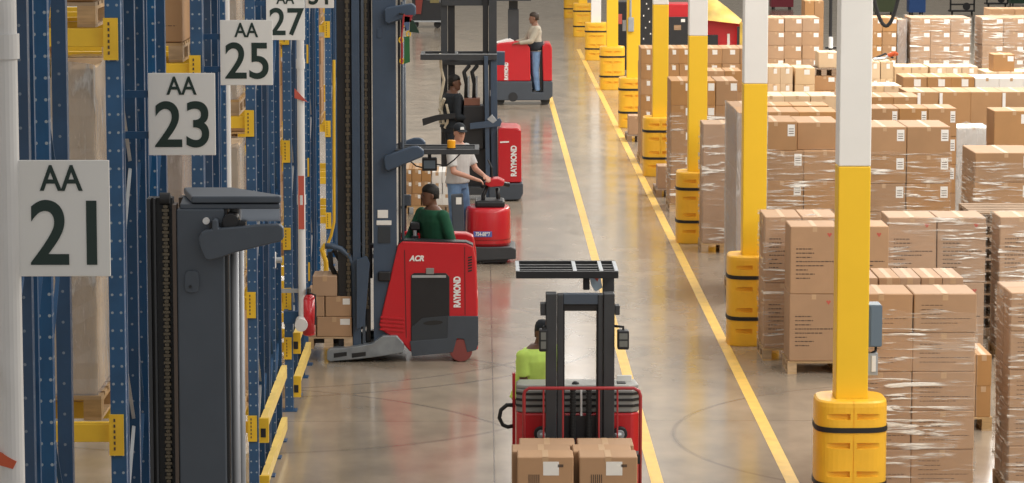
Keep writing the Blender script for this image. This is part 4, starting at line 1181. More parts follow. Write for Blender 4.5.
# ------------------------------------------------------------------ ride-on pallet truck
wy = 45.1
wt = thing('rider_pallet_truck', 'small red rounded ride-on truck steered by the person in a white shirt', 'pallet truck', (X_(490, wy), wy + .4, 0))
xc, _ = at(488, 230, wy)
zr0, zr1 = Z_(247, wy), Z_(209, wy)
def drum(hw, hd, z): 
    out = []
    for k in range(32):
        t = 2 * math.pi * k / 32; c, s_ = math.cos(t), math.sin(t)
        out.append((xc + hw * math.copysign(abs(c) ** .72, c), wy + .40 + hd * math.copysign(abs(s_) ** .72, s_), z))
    return out
hw = (X_(511, wy) - X_(465, wy)) / 2
MB().loft([drum(hw * .97, .38, zr0), drum(hw, .39, zr0 + .05), drum(hw * .98, .385, zr1 - .06), drum(hw * .94, .37, zr1 - .015), drum(hw * .88, .34, zr1)]).build('power_head', M_red, wt, smooth=True)
for z in (zr0 + .03, zr0 + .09):
    MB().loft([drum(hw * 1.01, .395, z), drum(hw * 1.01, .395, z + .012)]).build('trim_groove', mat('red_dark', (.25, .01, .012), .4), wt)
lbx = [X_(473.5, wy), X_(492, wy)]
MB().box(lbx[0], lbx[1], wy + .0, wy + .02, Z_(237, wy), Z_(231.5, wy)).build('name_plate', M_blueplate, wt)
text_obj('754-8897', .075, M_label, 'plate_letters', wt, ((lbx[0] + lbx[1]) / 2, wy - .003, Z_(234.3, wy)), (math.pi / 2, 0, 0), .72, .002)
pr(wt, 'base_plate', M_char, [(449, 247), (511, 247), (516, 249), (516, 259), (449, 262)], wy, wy - .02, wy + .82, .015)
pr(wt, 'bumper_plate', M_dark, [(478, 259), (510, 258), (506, 262), (484, 263)], wy, wy + .02, wy + .7, .0)
for px in (503, 470):
    x = X_(px, wy)
    for y in (wy + .08, wy + .62):
        MB().cyl((x, y, .07), (x, y + .09, .07), .07, 20).build('caster', M_rubber, wt)
MB().box(X_(475, wy), X_(505, wy), wy + .15, wy + .65, zr1 - .01, zr1 + .10).build('top_hood', M_dark, wt, bev=.04, seg=3)
def q3(a, b, y): x, z = at(a, b, y); return (x, y, z)
MB().tube([q3(484, 208, wy + .3), q3(483, 196, wy + .3), q3(487, 186, wy + .3)], [.035, .03, .03]).build('tiller_stem', M_dark, wt, smooth=True)
MB().tube([q3(500, 210, wy + .45), q3(498, 196, wy + .45), q3(497, 188, wy + .45)], .03).build('tiller_stem', M_dark, wt, smooth=True)
MB().tube([q3(482, 186, wy + .2), q3(487, 183, wy + .3), q3(500, 183, wy + .45), q3(509, 185, wy + .5)], .035).build('handle_bar', M_dark, wt, smooth=True)
pr(wt, 'handle_cover', M_red, [(484, 184), (488, 179), (498, 178), (505, 181), (503, 186), (490, 187)], wy + .25, wy + .2, wy + .5, .02)
pr(wt, 'grey_backrest', M_grey, [(451, 195), (463, 194), (465, 238), (453, 239)], wy, wy + .02, wy + .12, .015)
pr(wt, 'backrest_post', M_grey, [(454, 238), (462, 238), (462, 248), (454, 248)], wy, wy + .04, wy + .10, .0)
cbox(wt, 'white_tag', M_label, 456, 461.5, 197.5, 204.5, wy, wy + .015, wy + .02, 0)
MB().tube([q3(492, 182, wy + .3), q3(492, 168, wy + .3), q3(488, 160, wy + .4)], .012).build('cable', M_rubber, wt)
# forks behind the operator
for y in (wy + .15, wy + .55):
    MB().box(X_(449, wy) - 1.1, X_(450, wy), y, y + .16, .07, .13).build('fork', M_char, wt)

# ------------------------------------------------------------------ order picker with mast
oy = 53.6
op = thing('order_picker', 'order picker with tall dark mast and overhead bar, person in black aboard', 'forklift', (X_(480, oy), oy + .5, 0))
pr(op, 'power_unit', M_red, [(498, 129), (501, 127), (517, 127.5), (521, 130), (521.5, 182), (498, 182)], oy, oy - .1, oy + .9, .02)
pr(op, 'lower_skirt', M_grey, [(489, 183), (523, 182.5), (523, 193), (520, 199), (489, 200)], oy, oy - .13, oy + .93, .02)
vtext('RAYMOND', .13, M_grip, 'maker_letters', op, (X_(514, oy - .1), oy - .106, Z_(161, oy - .1)), .80, .006)
pr(op, 'panel_groove', M_grip, [(500, 141), (509, 140.5), (509, 142), (500, 142.5)], oy, oy - .106, oy - .09, 0)
for a, b, yy, m in ((441, 447.5, .55, M_char), (448, 455, .6, M_dark), (483, 488.5, .45, M_dark), (489, 497, .4, M_char)):
    xa, xb = X_(a, oy), X_(b, oy)
    MB().box(xa, xb, oy + yy, oy + yy + .12, .1, 5.0).build('mast_upright', m, op, bev=.005)
xa, xb = X_(442, oy), X_(497, oy)
for a, b, yy in ((0, 7, .5), (62, 67, .5), (180, 192, .5)):
    MB().box(xa, xb, oy + yy, oy + yy + .1, Z_(b, oy), Z_(a, oy)).build('cross_member', M_char, op)
MB().box(X_(497, oy), X_(505, oy), oy + .2, oy + .5, Z_(66, oy), Z_(53, oy)).build('guard_end', M_mast, op)
mb = MB(); z0, z1 = Z_(60, oy), Z_(54.5, oy)
for (a, b, c, d) in ((421, 497, 0, .06), (421, 497, .9, .96), (421, 425, .06, .9), (455, 458, .06, .9), (483, 487, .06, .9)): mb.box(X_(a, oy), X_(b, oy), oy + c, oy + d, z0, z1)
mb.build('overhead_guard', M_char, op, bev=.004)
MB().box(X_(421, oy), X_(497, oy), oy - .004, oy + .02, z1, z1 + .012).build('guard_trim', M_galv, op)
pr(op, 'guard_strut', M_mast, [(484, 56), (488, 56), (490.5, 200), (486, 200)], oy, oy - .04, oy + .04, .006)
pr(op, 'guard_strut', M_mast, [(490.5, 56), (497, 56), (498, 200), (491.5, 200)], oy, oy + .06, oy + .14, .006)
pr(op, 'side_gate', M_dark, [(422, 119), (437, 115), (458, 113), (458, 118), (437, 121), (423, 126)], oy, oy + .02, oy + .06, .004)
pr(op, 'gate_arm', M_mast, [(470, 123), (486, 121), (500, 118), (502, 121), (500, 126), (470, 129)], oy, oy - .08, oy - .03, .006)
pr(op, 'gate_bracket', M_galv, [(487, 119), (492, 114), (497, 120), (493, 123)], oy, oy - .085, oy - .06, .004)
cbox(op, 'console', M_dark, 463, 484, 106, 150, oy, oy + .1, oy + .5, .02)
cbox(op, 'console_panel', mat('panel_brown', (.20, .08, .05), .6), 464, 480, 99, 106, oy, oy + .12, oy + .4, .004)
cbox(op, 'floor_platform', M_char, 428, 486, 187, 195, oy, oy, oy + .9, .01)
cbox(op, 'platform_back', M_dark, 458, 486, 150, 188, oy, oy + .2, oy + .8, .01)
for px in (466, 474):
    MB().tube([q3(px, 99, oy + .3), q3(px + .5, 84, oy + .3), q3(px - 2, 72, oy + .3), q3(px + 3, 66, oy + .5)], .035).build('mast_hose', M_rubber, op, smooth=True)
    MB().cyl(q3(px + 2.5, 97, oy + .26), q3(px + 2.5, 76, oy + .26), .018).build('hose_rod', M_galv, op)
for px in (440, 512):
    x = X_(px, oy)
    for y in (oy - .02, oy + .7): MB().cyl((x, y, .1), (x, y + .12, .1), .1, 20).build('wheel', M_rubber, op)
MB().box(X_(430, oy), X_(520, oy), oy + .05, oy + .85, .12, .22).build('chassis', M_dark, op)
cbox(op, 'mast_sticker', M_label, 490, 494, 91, 97, oy, oy + .195, oy + .2, 0)

# ------------------------------------------------------------------ far stand-up truck
ty = 74.5
tt = thing('stand_up_truck', 'far red stand-up truck facing left beyond the order picker', 'forklift', (X_(525, ty), ty + .5, 0), 'far red trucks')
pr(tt, 'power_unit', M_red, [(496, 46), (498, 43), (516, 41), (527, 43), (530, 48), (530.5, 81), (496, 81)], ty, ty - .1, ty + .9, .03)
pr(tt, 'backrest', M_red, [(542, 46), (545, 43), (550, 43), (552, 48), (552, 81), (543, 81)], ty, ty - .1, ty + .9, .03)
pr(tt, 'backrest_pad', M_dark, [(539.5, 44), (542.5, 44), (543, 90), (540.5, 90)], ty, ty + .0, ty + .8, .01)
pr(tt, 'lower_skirt', M_grey, [(494, 81), (532, 81), (532, 92), (543, 92), (543, 81), (552.5, 81), (552.5, 96), (548, 100), (498, 100), (494, 98)], ty, ty - .12, ty + .92, .02)
pr(tt, 'dash', M_label, [(496, 43), (510, 39), (514, 41), (512, 43.5)], ty, ty + .0, ty + .6, .0)
cbox(tt, 'steering_column', M_char, 508, 519, 10, 41, ty, ty + .3, ty + .5, .01)
cbox(tt, 'overhead_guard', M_char, 496, 531, -3, 1, ty, ty, ty + .9, .01)
cbox(tt, 'guard_post', M_char, 509, 518, -3, 41, ty, ty + .5, ty + .6, .0)
vtext('RAYMOND', .12, M_grip, 'maker_letters', tt, (X_(506.5, ty), ty - .106, Z_(71, ty)), .68, .006)
for px in (500, 545):
    x = X_(px, ty)
    for y in (ty - .05, ty + .75): MB().cyl((x, y, .11), (x, y + .12, .11), .11, 20).build('wheel', M_rubber, tt)
MB().cyl(q3(513, 97, ty - .13), q3(513, 97, ty - .06), .11, 20).build('hub_cover', M_dark, tt)
# ------------------------------------------------------------------ people
def capsule(mb, p0, p1, r0, r1, seg=14, flat=False):
    p0 = Vector(p0); p1 = Vector(p1); d = (p1 - p0).normalized(); a = d.orthogonal().normalized(); b = d.cross(a)
    st = []
    L_ = (p1 - p0).length
    if not flat:
        for k in range(1, 4): t = math.pi / 2 * k / 4; st.append((-r0 * math.cos(t), r0 * math.sin(t)))
    for k in range(6):
        u = k / 5; st.append((L_ * u, r0 + (r1 - r0) * u + (0 if flat else .06 * min(r0, r1) * math.sin(math.pi * u))))
    if not flat:
        for k in range(3, 0, -1): t = math.pi / 2 * k / 4; st.append((L_ + r1 * math.cos(t), r1 * math.sin(t)))
    mb.loft([[p0 + d * s_ + (a * math.cos(2 * math.pi * k / seg) + b * math.sin(2 * math.pi * k / seg)) * r_ for k in range(seg)] for s_, r_ in st])
def ering(cx, cy, z, rx, ry, n=20, M=None):
    out = [Vector((cx + rx * math.cos(2 * math.pi * k / n), cy + ry * math.sin(2 * math.pi * k / n), z)) for k in range(n)]
    return [M @ v for v in out] if M is not None else out
def fuse(mb, name, m, parent, voxel, it=4):
    o = mb.build(name, m, parent)
    r_ = o.modifiers.new('r', 'REMESH'); r_.mode = 'VOXEL'; r_.voxel_size = voxel; r_.use_smooth_shade = True
    s_ = o.modifiers.new('s', 'SMOOTH'); s_.factor = .5; s_.iterations = it
    bpy.context.view_layer.update()
    apply_mods(o); o.data.materials.clear(); o.data.materials.append(m)
    for p in o.data.polygons: p.use_smooth = True; p.material_index = 0
    return o
def person(label, base, yaw, skin, shirt, trousers, hair, S=1.0, lean=0.0, head_yaw=0.0, head_pitch=0.0, arms=None, feet=None,
           sleeve='short', cap=None, hairlong=1.0, bulk=1.0, shoe=None, extras=None, knees=None, hair_h=.055):
    """standing figure facing its own -Y; arms = {'r': (elbow, hand), 'l': ...} in its own space (x<0 is its right)"""
    root = thing('person', label, 'person', base)
    Rz = Matrix.Rotation(yaw, 3, 'Z'); B = Vector(base)
    W = lambda v: B + Rz @ (Vector(v) * S)
    def ly(z): return -lean * max(0, z - .92)
    def T(z, rx, ry, dy=0, e=0): return [W((v[0] * bulk, v[1] * bulk + ly(z) + dy, z)) for v in [((rx + e) * math.cos(2 * math.pi * k / 20), (ry + e) * math.sin(2 * math.pi * k / 20)) for k in range(20)]]
    torso = [(.84, .13, .10, .01), (.92, .165, .115, .01), (1.0, .155, .11, 0), (1.10, .145, .105, 0), (1.22, .165, .115, -.005), (1.33, .185, .12, 0), (1.41, .175, .10, .005), (1.46, .12, .075, .01), (1.50, .065, .06, .01)]
    sh = {'r': Vector((-.185 * bulk, ly(1.42), 1.405)), 'l': Vector((.185 * bulk, ly(1.42), 1.405))}
    arms = arms or {}
    default = {'r': ((-.24, ly(1.1) + .02, 1.12), (-.24, ly(.9) - .08, .88)), 'l': ((.24, ly(1.1) + .02, 1.12), (.24, ly(.9) - .08, .88))}
    A = {k: tuple(Vector(q) for q in arms.get(k, default[k])) for k in 'rl'}
    hips = {'r': Vector((-.09, 0, .90)), 'l': Vector((.09, 0, .90))}
    feet = feet or {'r': (-.11, 0), 'l': (.11, 0)}
    knees = knees or {}
    # body
    mb = MB()
    mb.loft([T(*t[:3], dy=t[3]) for t in torso])
    hc = Vector((0, ly(1.62) - .015, 1.62))
    capsule(mb, W((0, ly(1.46) + .01, 1.44)), W((0, hc.y + .02, 1.57)), .058 * S, .054 * S)
    Hm = Matrix.Translation(hc) @ Matrix.Rotation(head_yaw, 4, 'Z') @ Matrix.Rotation(head_pitch, 4, 'X')
    def H(v): q = Hm @ Vector(v); return W(q)
    hs = [(-.118, .022, .030, -.050), (-.105, .040, .050, -.038), (-.08, .055, .070, -.020), (-.04, .066, .086, -.006), (0, .072, .094, .0), (.04, .074, .097, .004), (.075, .068, .088, .006), (.10, .050, .066, .008), (.118, .025, .035, .008)]
    mb.loft([[H((rx * math.cos(2 * math.pi * k / 20), ry * math.sin(2 * math.pi * k / 20) + dy, z)) for k in range(20)] for z, rx, ry, dy in hs])
    mb.loft([[H((w_ * math.cos(2 * math.pi * k / 8), y0 + d_ * math.sin(2 * math.pi * k / 8), z)) for k in range(8)] for z, w_, d_, y0 in ((-.036, .017, .016, -.092), (-.026, .018, .020, -.097), (-.005, .011, .014, -.093), (.018, .009, .010, -.088))])
    mb.loft([[H((w_ * math.cos(2 * math.pi * k / 8), y0 + d_ * math.sin(2 * math.pi * k / 8), z)) for k in range(8)] for z, w_, d_, y0 in ((-.073, .020, .010, -.078), (-.066, .026, .013, -.080), (-.059, .022, .011, -.080), (-.054, .016, .009, -.078))])
    for s_ in (-1, 1):
        c = H((s_ * .074, .008, -.005)); mb.ell(c, .012 * S, .018 * S, .031 * S, 8, 6, Rz @ Matrix.Rotation(head_yaw, 3, 'Z'))
    hands = {}
    for k in 'rl':
        s0 = sh[k]; el, ha = A[k]
        capsule(mb, W(s0), W(el), .052 * S, .042 * S); capsule(mb, W(el), W(ha), .041 * S, .027 * S)
        fd = (ha - el).normalized(); side = Vector((0, 0, 1)).cross(fd)
        side = side.normalized() if side.length > .1 else Vector((1, 0, 0))
        up = fd.cross(side).normalized()
        palm = ha + fd * .045
        capsule(mb, W(ha + side * .014), W(palm + side * .022 + fd * .03), .024 * S, .020 * S, 10)
        capsule(mb, W(ha - side * .014), W(palm - side * .022 + fd * .03), .024 * S, .020 * S, 10)
        for q, (off, ln) in enumerate(((-.032, .058), (-.011, .068), (.011, .064), (.032, .050))):
            a0 = palm + fd * .035 + side * off; a1 = a0 + fd * ln * .55 - up * ln * .15; a2 = a1 + fd * ln * .25 - up * ln * .45
            capsule(mb, W(a0), W(a1), .0100 * S, .0095 * S, 8); capsule(mb, W(a1), W(a2), .0095 * S, .0085 * S, 8)
        th = -1 if k == 'l' else 1
        t0 = ha + fd * .025 + side * .026 * th; t1 = t0 + fd * .03 + side * .026 * th; t2 = t1 + fd * .03 - up * .012
        capsule(mb, W(t0), W(t1), .0135 * S, .011 * S, 8); capsule(mb, W(t1), W(t2), .011 * S, .009 * S, 8)
    an = {}
    for k in 'rl':
        fx, fyy = feet[k]; h0 = hips[k]; ank = Vector((fx, fyy + .03, .085)); an[k] = ank
        kn = Vector(knees[k]) if k in knees else (h0 + ank) / 2 + Vector((0, -.03, .02))
        an[k + 'k'] = kn
        capsule(mb, W(h0), W(kn), .082 * S, .056 * S); capsule(mb, W(kn), W(ank), .055 * S, .038 * S)
        capsule(mb, W((fx, fyy + .03, .05)), W((fx * 1.1, fyy - .12, .04)), .035 * S, .030 * S)
    fuse(mb, 'body', skin, root, .0085 * S)
    # clothing
    mb = MB(); e = .016
    mb.loft([T(t[0], t[1], t[2], dy=t[3], e=e + (.012 if t[0] < 1.2 else 0)) for t in torso[1:8]])
    for k in 'rl':
        s0 = sh[k]; el, ha = A[k]
        mb.ell(W(s0 + Vector((0, 0, -.005))), .074 * S, .07 * S, .066 * S, 12, 8)
        if sleeve == 'short':
            c = s0 + (el - s0) * .80; capsule(mb, W(s0), W(c), .068 * S, .066 * S, 14, True)
        else:
            capsule(mb, W(s0), W(el), .067 * S, .056 * S); c = el + (ha - el) * .90; capsule(mb, W(el), W(c), .056 * S, .042 * S, 14, True)
            capsule(mb, W(el), W(el + (ha - el) * .3), .056 * S, .053 * S)
    so = fuse(mb, 'shirt', shirt, root, .012 * S, 3)
    mb = MB(); ty_ = [W((0, 0, 0))]
    mb.loft([T(t[0], t[1], t[2], dy=t[3], e=.014) for t in torso[0:3]])
    for k in 'rl':
        capsule(mb, W(hips[k] + Vector((0, 0, -.02))), W(an[k + 'k']), .098 * S, .074 * S); capsule(mb, W(an[k + 'k']), W(an[k] + Vector((0, 0, -.01))), .074 * S, .062 * S, 14, True)
        capsule(mb, W(an[k + 'k']), W(an[k + 'k'] * .7 + an[k] * .3), .074 * S, .068 * S)
    fuse(mb, 'trousers', trousers, root, .012 * S, 3)
    for k in 'rl':
        fx, fyy = feet[k]; mb = MB()
        mb.loft([[W((fx + w_ * math.cos(2 * math.pi * q / 16), fyy + cy + l_ * math.sin(2 * math.pi * q / 16), z)) for q in range(16)] for z, w_, l_, cy in ((0.002, .046, .135, -.045), (.02, .050, .14, -.045), (.05, .047, .13, -.04), (.075, .042, .09, -.01), (.10, .044, .06, .02))])
        mb.build('shoe', shoe or M_dark, root, smooth=True)
    # eyes, hair, cap
    for s_ in (-1, 1):
        MB().ell(H((s_ * .030, -.086, .005)), .009 * S, .008 * S, .006 * S, 8, 6).build('eye', M_dark, root, smooth=True)
    def hh(z0, e_, back):
        rr = []
        for z, rx, ry, dy in ((z0, .070, .060, .042), (.02, .077, .072, .034), (.045, .080, .097, .010), (.075, .077, .096, .008), (.10, .064, .082, .008), (.122, .042, .055, .010), (.134, .018, .025, .010)):
            rr.append([H(((rx + e_) * math.cos(2 * math.pi * k / 20), (ry + e_) * math.sin(2 * math.pi * k / 20) + dy, z)) for k in range(20)])
        return rr
    MB().loft(hh(-.05 * hairlong, .004, 0)).build('hair', hair, root, smooth=True)
    if cap:
        rr = []
        for z, rx, ry, dy in ((.040, .083, .103, .008), (.075, .083, .102, .008), (.11, .072, .088, .008), (.135, .048, .060, .008), (.145, .015, .02, .008)):
            rr.append([H((rx * math.cos(2 * math.pi * k / 20), ry * math.sin(2 * math.pi * k / 20) + dy, z)) for k in range(20)])
        cp_ = MB().loft(rr).build('cap', cap, root, smooth=True)
        br_ = [H((x, y, z)) for x, y, z in ((-.07, -.07, .045), (-.065, -.13, .035), (-.03, -.165, .03), (.03, -.165, .03), (.065, -.13, .035), (.07, -.07, .045))]
        b2 = [p + Vector((0, 0, .008)) for p in br_]
        MB().loft([br_, b2]).build('cap_brim', cap, cp_)
        if extras and 'logo' in extras:
            lg = [H((x, y, z)) for x, y, z in ((-.03, -.0975, .062), (.03, -.0975, .062), (.024, -.090, .098), (-.024, -.090, .098))]
            l2 = [H((x, y, z)) for x, y, z in ((-.03, -.103, .062), (.03, -.103, .062), (.024, -.096, .098), (-.024, -.096, .098))]
            MB().loft([lg, l2]).build('cap_emblem', M_label, cp_)
    return root, W, H
def skinm(name, c): return mat(name, c, .5, 0, .03, 20)
SK_dark = skinm('skin_dark', (.15, .070, .042)); SK_light = skinm('skin_light', (.52, .27, .19)); SK_mid = skinm('skin_mid', (.22, .11, .07))
C_green = mat('sweater_green', (.006, .075, .036), .85, 0, .2, 9, .4)
C_white = mat('shirt_white_grey', (.50, .49, .48), .85, 0, .08, 9, .3)
C_lime = mat('shirt_lime', (.62, .86, .17), .8, 0, .08, 9, .3)
C_black = mat('jacket_black', (.012, .016, .022), .85, 0, .2, 9, .3)
C_beige = mat('shirt_beige', (.40, .36, .29), .85, 0, .1, 9, .3)
C_jean = mat('jeans_blue', (.15, .25, .42), .85, 0, .25, 7, .3)
C_jeand = mat('trousers_dark', (.02, .025, .035), .85, 0, .15, 7, .3)
C_hair = mat('hair_black', (.008, .006, .005), .6, 0, .2, 60, .5)
C_hairb = mat('hair_brown', (.03, .018, .010), .6, 0, .2, 60, .5)

# the driver in green: stands in the reach truck, looks left
gx, gy = X_(436, Y0 + .5), Y0 + .5
_, ztop_g = at(428, 183.5, gy)
S_ = (ztop_g - .22) / 1.75
# facing left and a little toward the camera
person('person in green sweater standing in the large red reach truck, looking left', (gx, gy, .22), R(-52), SK_dark, C_green, C_jeand, C_hair, S=S_, lean=.10,
       head_yaw=R(-20), sleeve='long', bulk=1.10, arms={'l': ((.27, .02, 1.10), (.16, -.18, .98)), 'r': ((-.23, -.20, 1.12), (-.12, -.42, 1.05))}, hairlong=.7)
# the rider in white on the small red truck
wx = X_(458, wy + .35)
_, zt_w = at(462, 122.5, wy + .35)
S2 = (zt_w - .19) / 1.77
hx, hz = at(484, 186, wy + .28)
prs, W2, H2 = person('person in white shirt, jeans and black cap riding the small red truck', (wx, wy + .40, .19), R(58), SK_light, C_white, C_jean, C_hairb, S=S2, lean=.02,
       head_yaw=R(-36), head_pitch=R(4), cap=C_black, extras='logo', bulk=1.10, arms={'r': ((-.27, -.10, 1.10), (-.12, -.36, 1.00)), 'l': ((.24, -.14, 1.10), (.08, -.40, 1.02))},
       feet={'r': (-.12, .02), 'l': (.12, -.08)}, shoe=M_dark)
# the operator in lime at the front forklift
lx, lyy = X_(532, fy + 1.0), fy + 1.02
_, zt_l = at(546, 318.5, lyy)
S3 = (zt_l - .24) / 1.76
person('person in lime shirt and dark cap standing at the front forklift', (lx, lyy, .24), R(48), SK_dark, C_lime, C_jeand, C_hair, S=S3, lean=.20,
       head_yaw=R(-30), head_pitch=R(5), cap=C_black, bulk=1.42, arms={'r': ((-.25, -.10, 1.12), (-.05, -.34, 1.02)), 'l': ((.28, -.05, 1.12), (.12, -.30, 1.02))})
# the operator in black on the order picker
bx = X_(452, oy + .35)
_, zt_b = at(450, 74.5, oy + .35)
zf = Z_(187, oy) + .0
S4 = (zt_b - zf) / 1.75
pb, W4, H4 = person('person in black with a light safety harness riding the order picker', (bx, oy + .35, zf), R(105), SK_dark, C_black, C_jeand, C_hair, S=S4, lean=.05,
       head_yaw=R(-25), sleeve='long', bulk=1.28, arms={'r': ((-.28, -.02, 1.10), (-.2, -.26, 1.06)), 'l': ((.26, -.06, 1.10), (.2, -.28, 1.06))})
M_strapb = mat('harness_webbing', (.62, .55, .42), .8)
hz_ = thing('safety_harness', 'beige webbing harness and strap on the back of the person in black', 'harness', tuple(W4((0, .15, 1.2))))
def web(pts, w, name, m=M_strapb):
    return MB().tube(pts, w, 6).build(name, m, hz_)
o_ = .028
web([W4((-.12, .15, 1.38)), W4((-.05, .165, 1.28)), W4((.05, .165, 1.12)), W4((.11, .155, .98))], .03, 'back_strap')
web([W4((.12, .15, 1.38)), W4((.05, .165, 1.28)), W4((-.05, .165, 1.12)), W4((-.11, .155, .98))], .03, 'back_strap')
web([W4((-.17, .13, 1.30)), W4((-.19, .10, 1.15)), W4((-.18, .12, 1.0)), W4((-.14, .15, .92))], .022, 'side_strap')
web([W4((-.18, .12, .99)), W4((0, .165, .97)), W4((.18, .12, .99))], .024, 'waist_strap')
MB().ell(W4((0, .175, 1.2)), .05, .03, .05).build('back_pad', M_strapb, hz_, smooth=True)
web([W4((-.02, .19, 1.36)), q3(444, 80, oy + .25), q3(441, 68, oy + .2), q3(440.5, 58, oy + .1), q3(440, 54, oy + .05)], .026, 'tether')
# the far rider in beige
fx_ = X_(535, ty + .1)
_, zt_f = at(534, 11.5, ty + .35)
S5 = (zt_f - .24) / 1.75
pf, W5, H5 = person('person in beige shirt and jeans riding the far red truck', (fx_ - .0, ty + .12, .24), R(-78), SK_mid, C_beige, C_jean, C_hairb, S=S5, lean=.02,
       head_yaw=R(-8), sleeve='long', bulk=1.08, arms={'r': ((-.24, -.16, 1.14), (-.14, -.42, 1.10)), 'l': ((.24, -.14, 1.14), (.14, -.40, 1.10))}, hairlong=.8)
MB().loft([[W5((rx * math.cos(2 * math.pi * k / 20), ry * math.sin(2 * math.pi * k / 20), z)) for k in range(20)] for z, rx, ry in ((.93, .205, .165), (1.0, .215, .175), (1.12, .205, .17))]).build('waist_belt', C_black, pf, smooth=True)
xh, zh = at(528, 85, ty)
# ------------------------------------------------------------------ background things
# hanging webbing beside the middle mast
hy = Y0 - .15
t = thing('hanging_tags', 'bunch of coloured straps and tags hanging beside the middle mast', 'straps', q3(404, 16, hy))
def hq(a, b): return q3(a, b, hy)
MB().tube([hq(404, 14), hq(403, 25), hq(401.5, 38), hq(402, 52), hq(401.5, 64)], .012).build('cord', mat('cord_red', (.35, .03, .03), .7), t)
MB().tube([hq(404, 14), hq(400, 14), (hq(399, 14)[0], hy + .25, hq(399, 14)[2])], .012).build('hook', M_dark, t)
for a, b in ((405, 24), (408.5, 34), (401, 40), (402, 61)):
    mb = MB(); c = hq(a, b); mb.tube([(c[0] + .022 * math.cos(2 * math.pi * k / 12), hy, c[2] + .03 * math.sin(2 * math.pi * k / 12)) for k in range(13)], .008, 6)
    mb.build('yellow_ring', M_beam, t)
def flag(pts, m, name): MB().prism([(hq(a, b)[0], hq(a, b)[2]) for a, b in pts], hy - .008, hy + .008, 'Y').build(name, m, t)
C_gflag = mat('flag_green', (.02, .13, .04), .7)
flag([(404.5, 37), (409.5, 36), (410, 62), (404, 64)], C_gflag, 'green_strip')
flag([(410, 20), (414, 21), (419.5, 33), (409.5, 32)], mat('flag_dark_green', (.008, .035, .020), .7), 'dark_pennant')
flag([(403, 15), (413, 15), (411, 22), (404, 22)], mat('flag_red', (.30, .02, .03), .7), 'red_strip')
flag([(402, 30), (406, 27), (406, 36), (402, 38)], mat('flag_pale', (.45, .42, .35), .7), 'pale_tag')
flag([(404, 16), (410, 17), (409, 30), (405, 31)], mat('flag_blue', (.08, .12, .22), .7), 'blue_tag')

# pallet of cartons on the floor behind the middle truck
py = 51.5
stack(402, 431, 169, py, 3, 1, 3, .19, 1.0, B_, 'label', 'the low load behind the reach truck driver', None)
xa, zt = at(404, 182, py)
stack(432, 452, 172, py + .1, 2, 1, 3, .19, .9, W_, 'label', 'the white load beside the low brown load', None, pal='dark')

# truck standing far off at the upper left, dark red
gy2 = 108.0
t = thing('parked_truck', 'dark parked truck with red side far off at the top of the picture', 'forklift', (X_(425, gy2), gy2 + .5, 0))
pr(t, 'chassis', M_dark, [(412, 20.5), (443, 20.5), (443, 3), (426, 0), (424, -12), (412, -12)], gy2, gy2, gy2 + 1.5, .02)
pr(t, 'side_panel', mat('panel_dark_red', (.22, .03, .02), .5), [(415, -10), (424, -10), (421, 14), (416, 14)], gy2, gy2 - .05, gy2, .0)
pr(t, 'rail', M_galv, [(412, 20.5), (443, 20.5), (443, 22), (412, 22)], gy2, gy2 - .06, gy2, 0)
cbox(t, 'emblem_plate', mat('panel_khaki', (.22, .18, .07), .6), 430, 439, -3, 3, gy2, gy2 - .02, gy2 + .1)
for px in (416, 438):
    x = X_(px, gy2); MB().cyl((x, gy2 + .1, .12), (x, gy2 + .3, .12), .12, 18).build('wheel', M_rubber, t)

# machines beyond the pallet storage
gy3 = 82.0
t = thing('red_truck', 'red truck with black battery half hidden behind the cartons, left of the tarpaulin', 'forklift', (X_(690, gy3), gy3 + .5, 0), 'trucks parked beyond the carton stacks')
pr(t, 'hood', M_red, [(667, 4), (689, 4), (742, 20), (742, 50), (667, 50)], gy3, gy3 + .1, gy3 + 1.2, .03)
pr(t, 'battery', M_dark, [(667, 17), (690, 17), (690, 47), (667, 47)], gy3, gy3, gy3 + .1, .01)
pr(t, 'battery', M_dark, [(706, 35), (718, 35), (718, 47), (706, 47)], gy3, gy3, gy3 + .1, .01)
cbox(t, 'emblem', M_wooddark, 674, 681, 25, 30, gy3, gy3 - .01, gy3, 0)
cbox(t, 'emblem', M_label, 681, 685, 19, 22, gy3, gy3 - .01, gy3, 0)
cbox(t, 'white_strip', M_label, 727.5, 730, 34, 46, gy3, gy3 + .08, gy3 + .1, 0)
pr(t, 'chassis', M_dark, [(667, 50), (742, 50), (742, 86), (667, 86)], gy3, gy3 + .15, gy3 + 1.1, .02)
for px in (674, 734):
    x = X_(px, gy3); MB().cyl((x, gy3 + .05, .2), (x, gy3 + .25, .2), .2, 18).build('wheel', M_rubber, t)
t = thing('tarpaulin_frame', 'yellow tarpaulin sloping over the far red truck', 'tarpaulin', (X_(722, gy3), gy3 - .3, 0))
C_tarp = mat('tarpaulin_yellow', (.46, .31, .05), .6, 0, .35, 2.2, .6)
P0 = [(704, -8), (722, 2), (741, 20), (743, 23), (740, 26), (730, 21), (718, 21), (704, 20)]
mb = MB(); bm = mb.bm; rows_ = []
for i in range(9):
    u = i / 8; row = []
    for j in range(9):
        v = j / 8
        pa = (704 + 38 * u, -8 + 28 * u ** 1.2); pb_ = (704 + 36 * u, 20 + 4 * u)
        row.append(Vector(q3(pa[0] + (pb_[0] - pa[0]) * v, pa[1] + (pb_[1] - pa[1]) * v, gy3 + .2 - .5 * v + .05 * math.sin(9 * u + 4 * v))))
    rows_.append(row)
A = [[bm.verts.new(p) for p in r_] for r_ in rows_]; Bv = [[bm.verts.new(p + Vector((0, .03, 0))) for p in r_] for r_ in rows_]
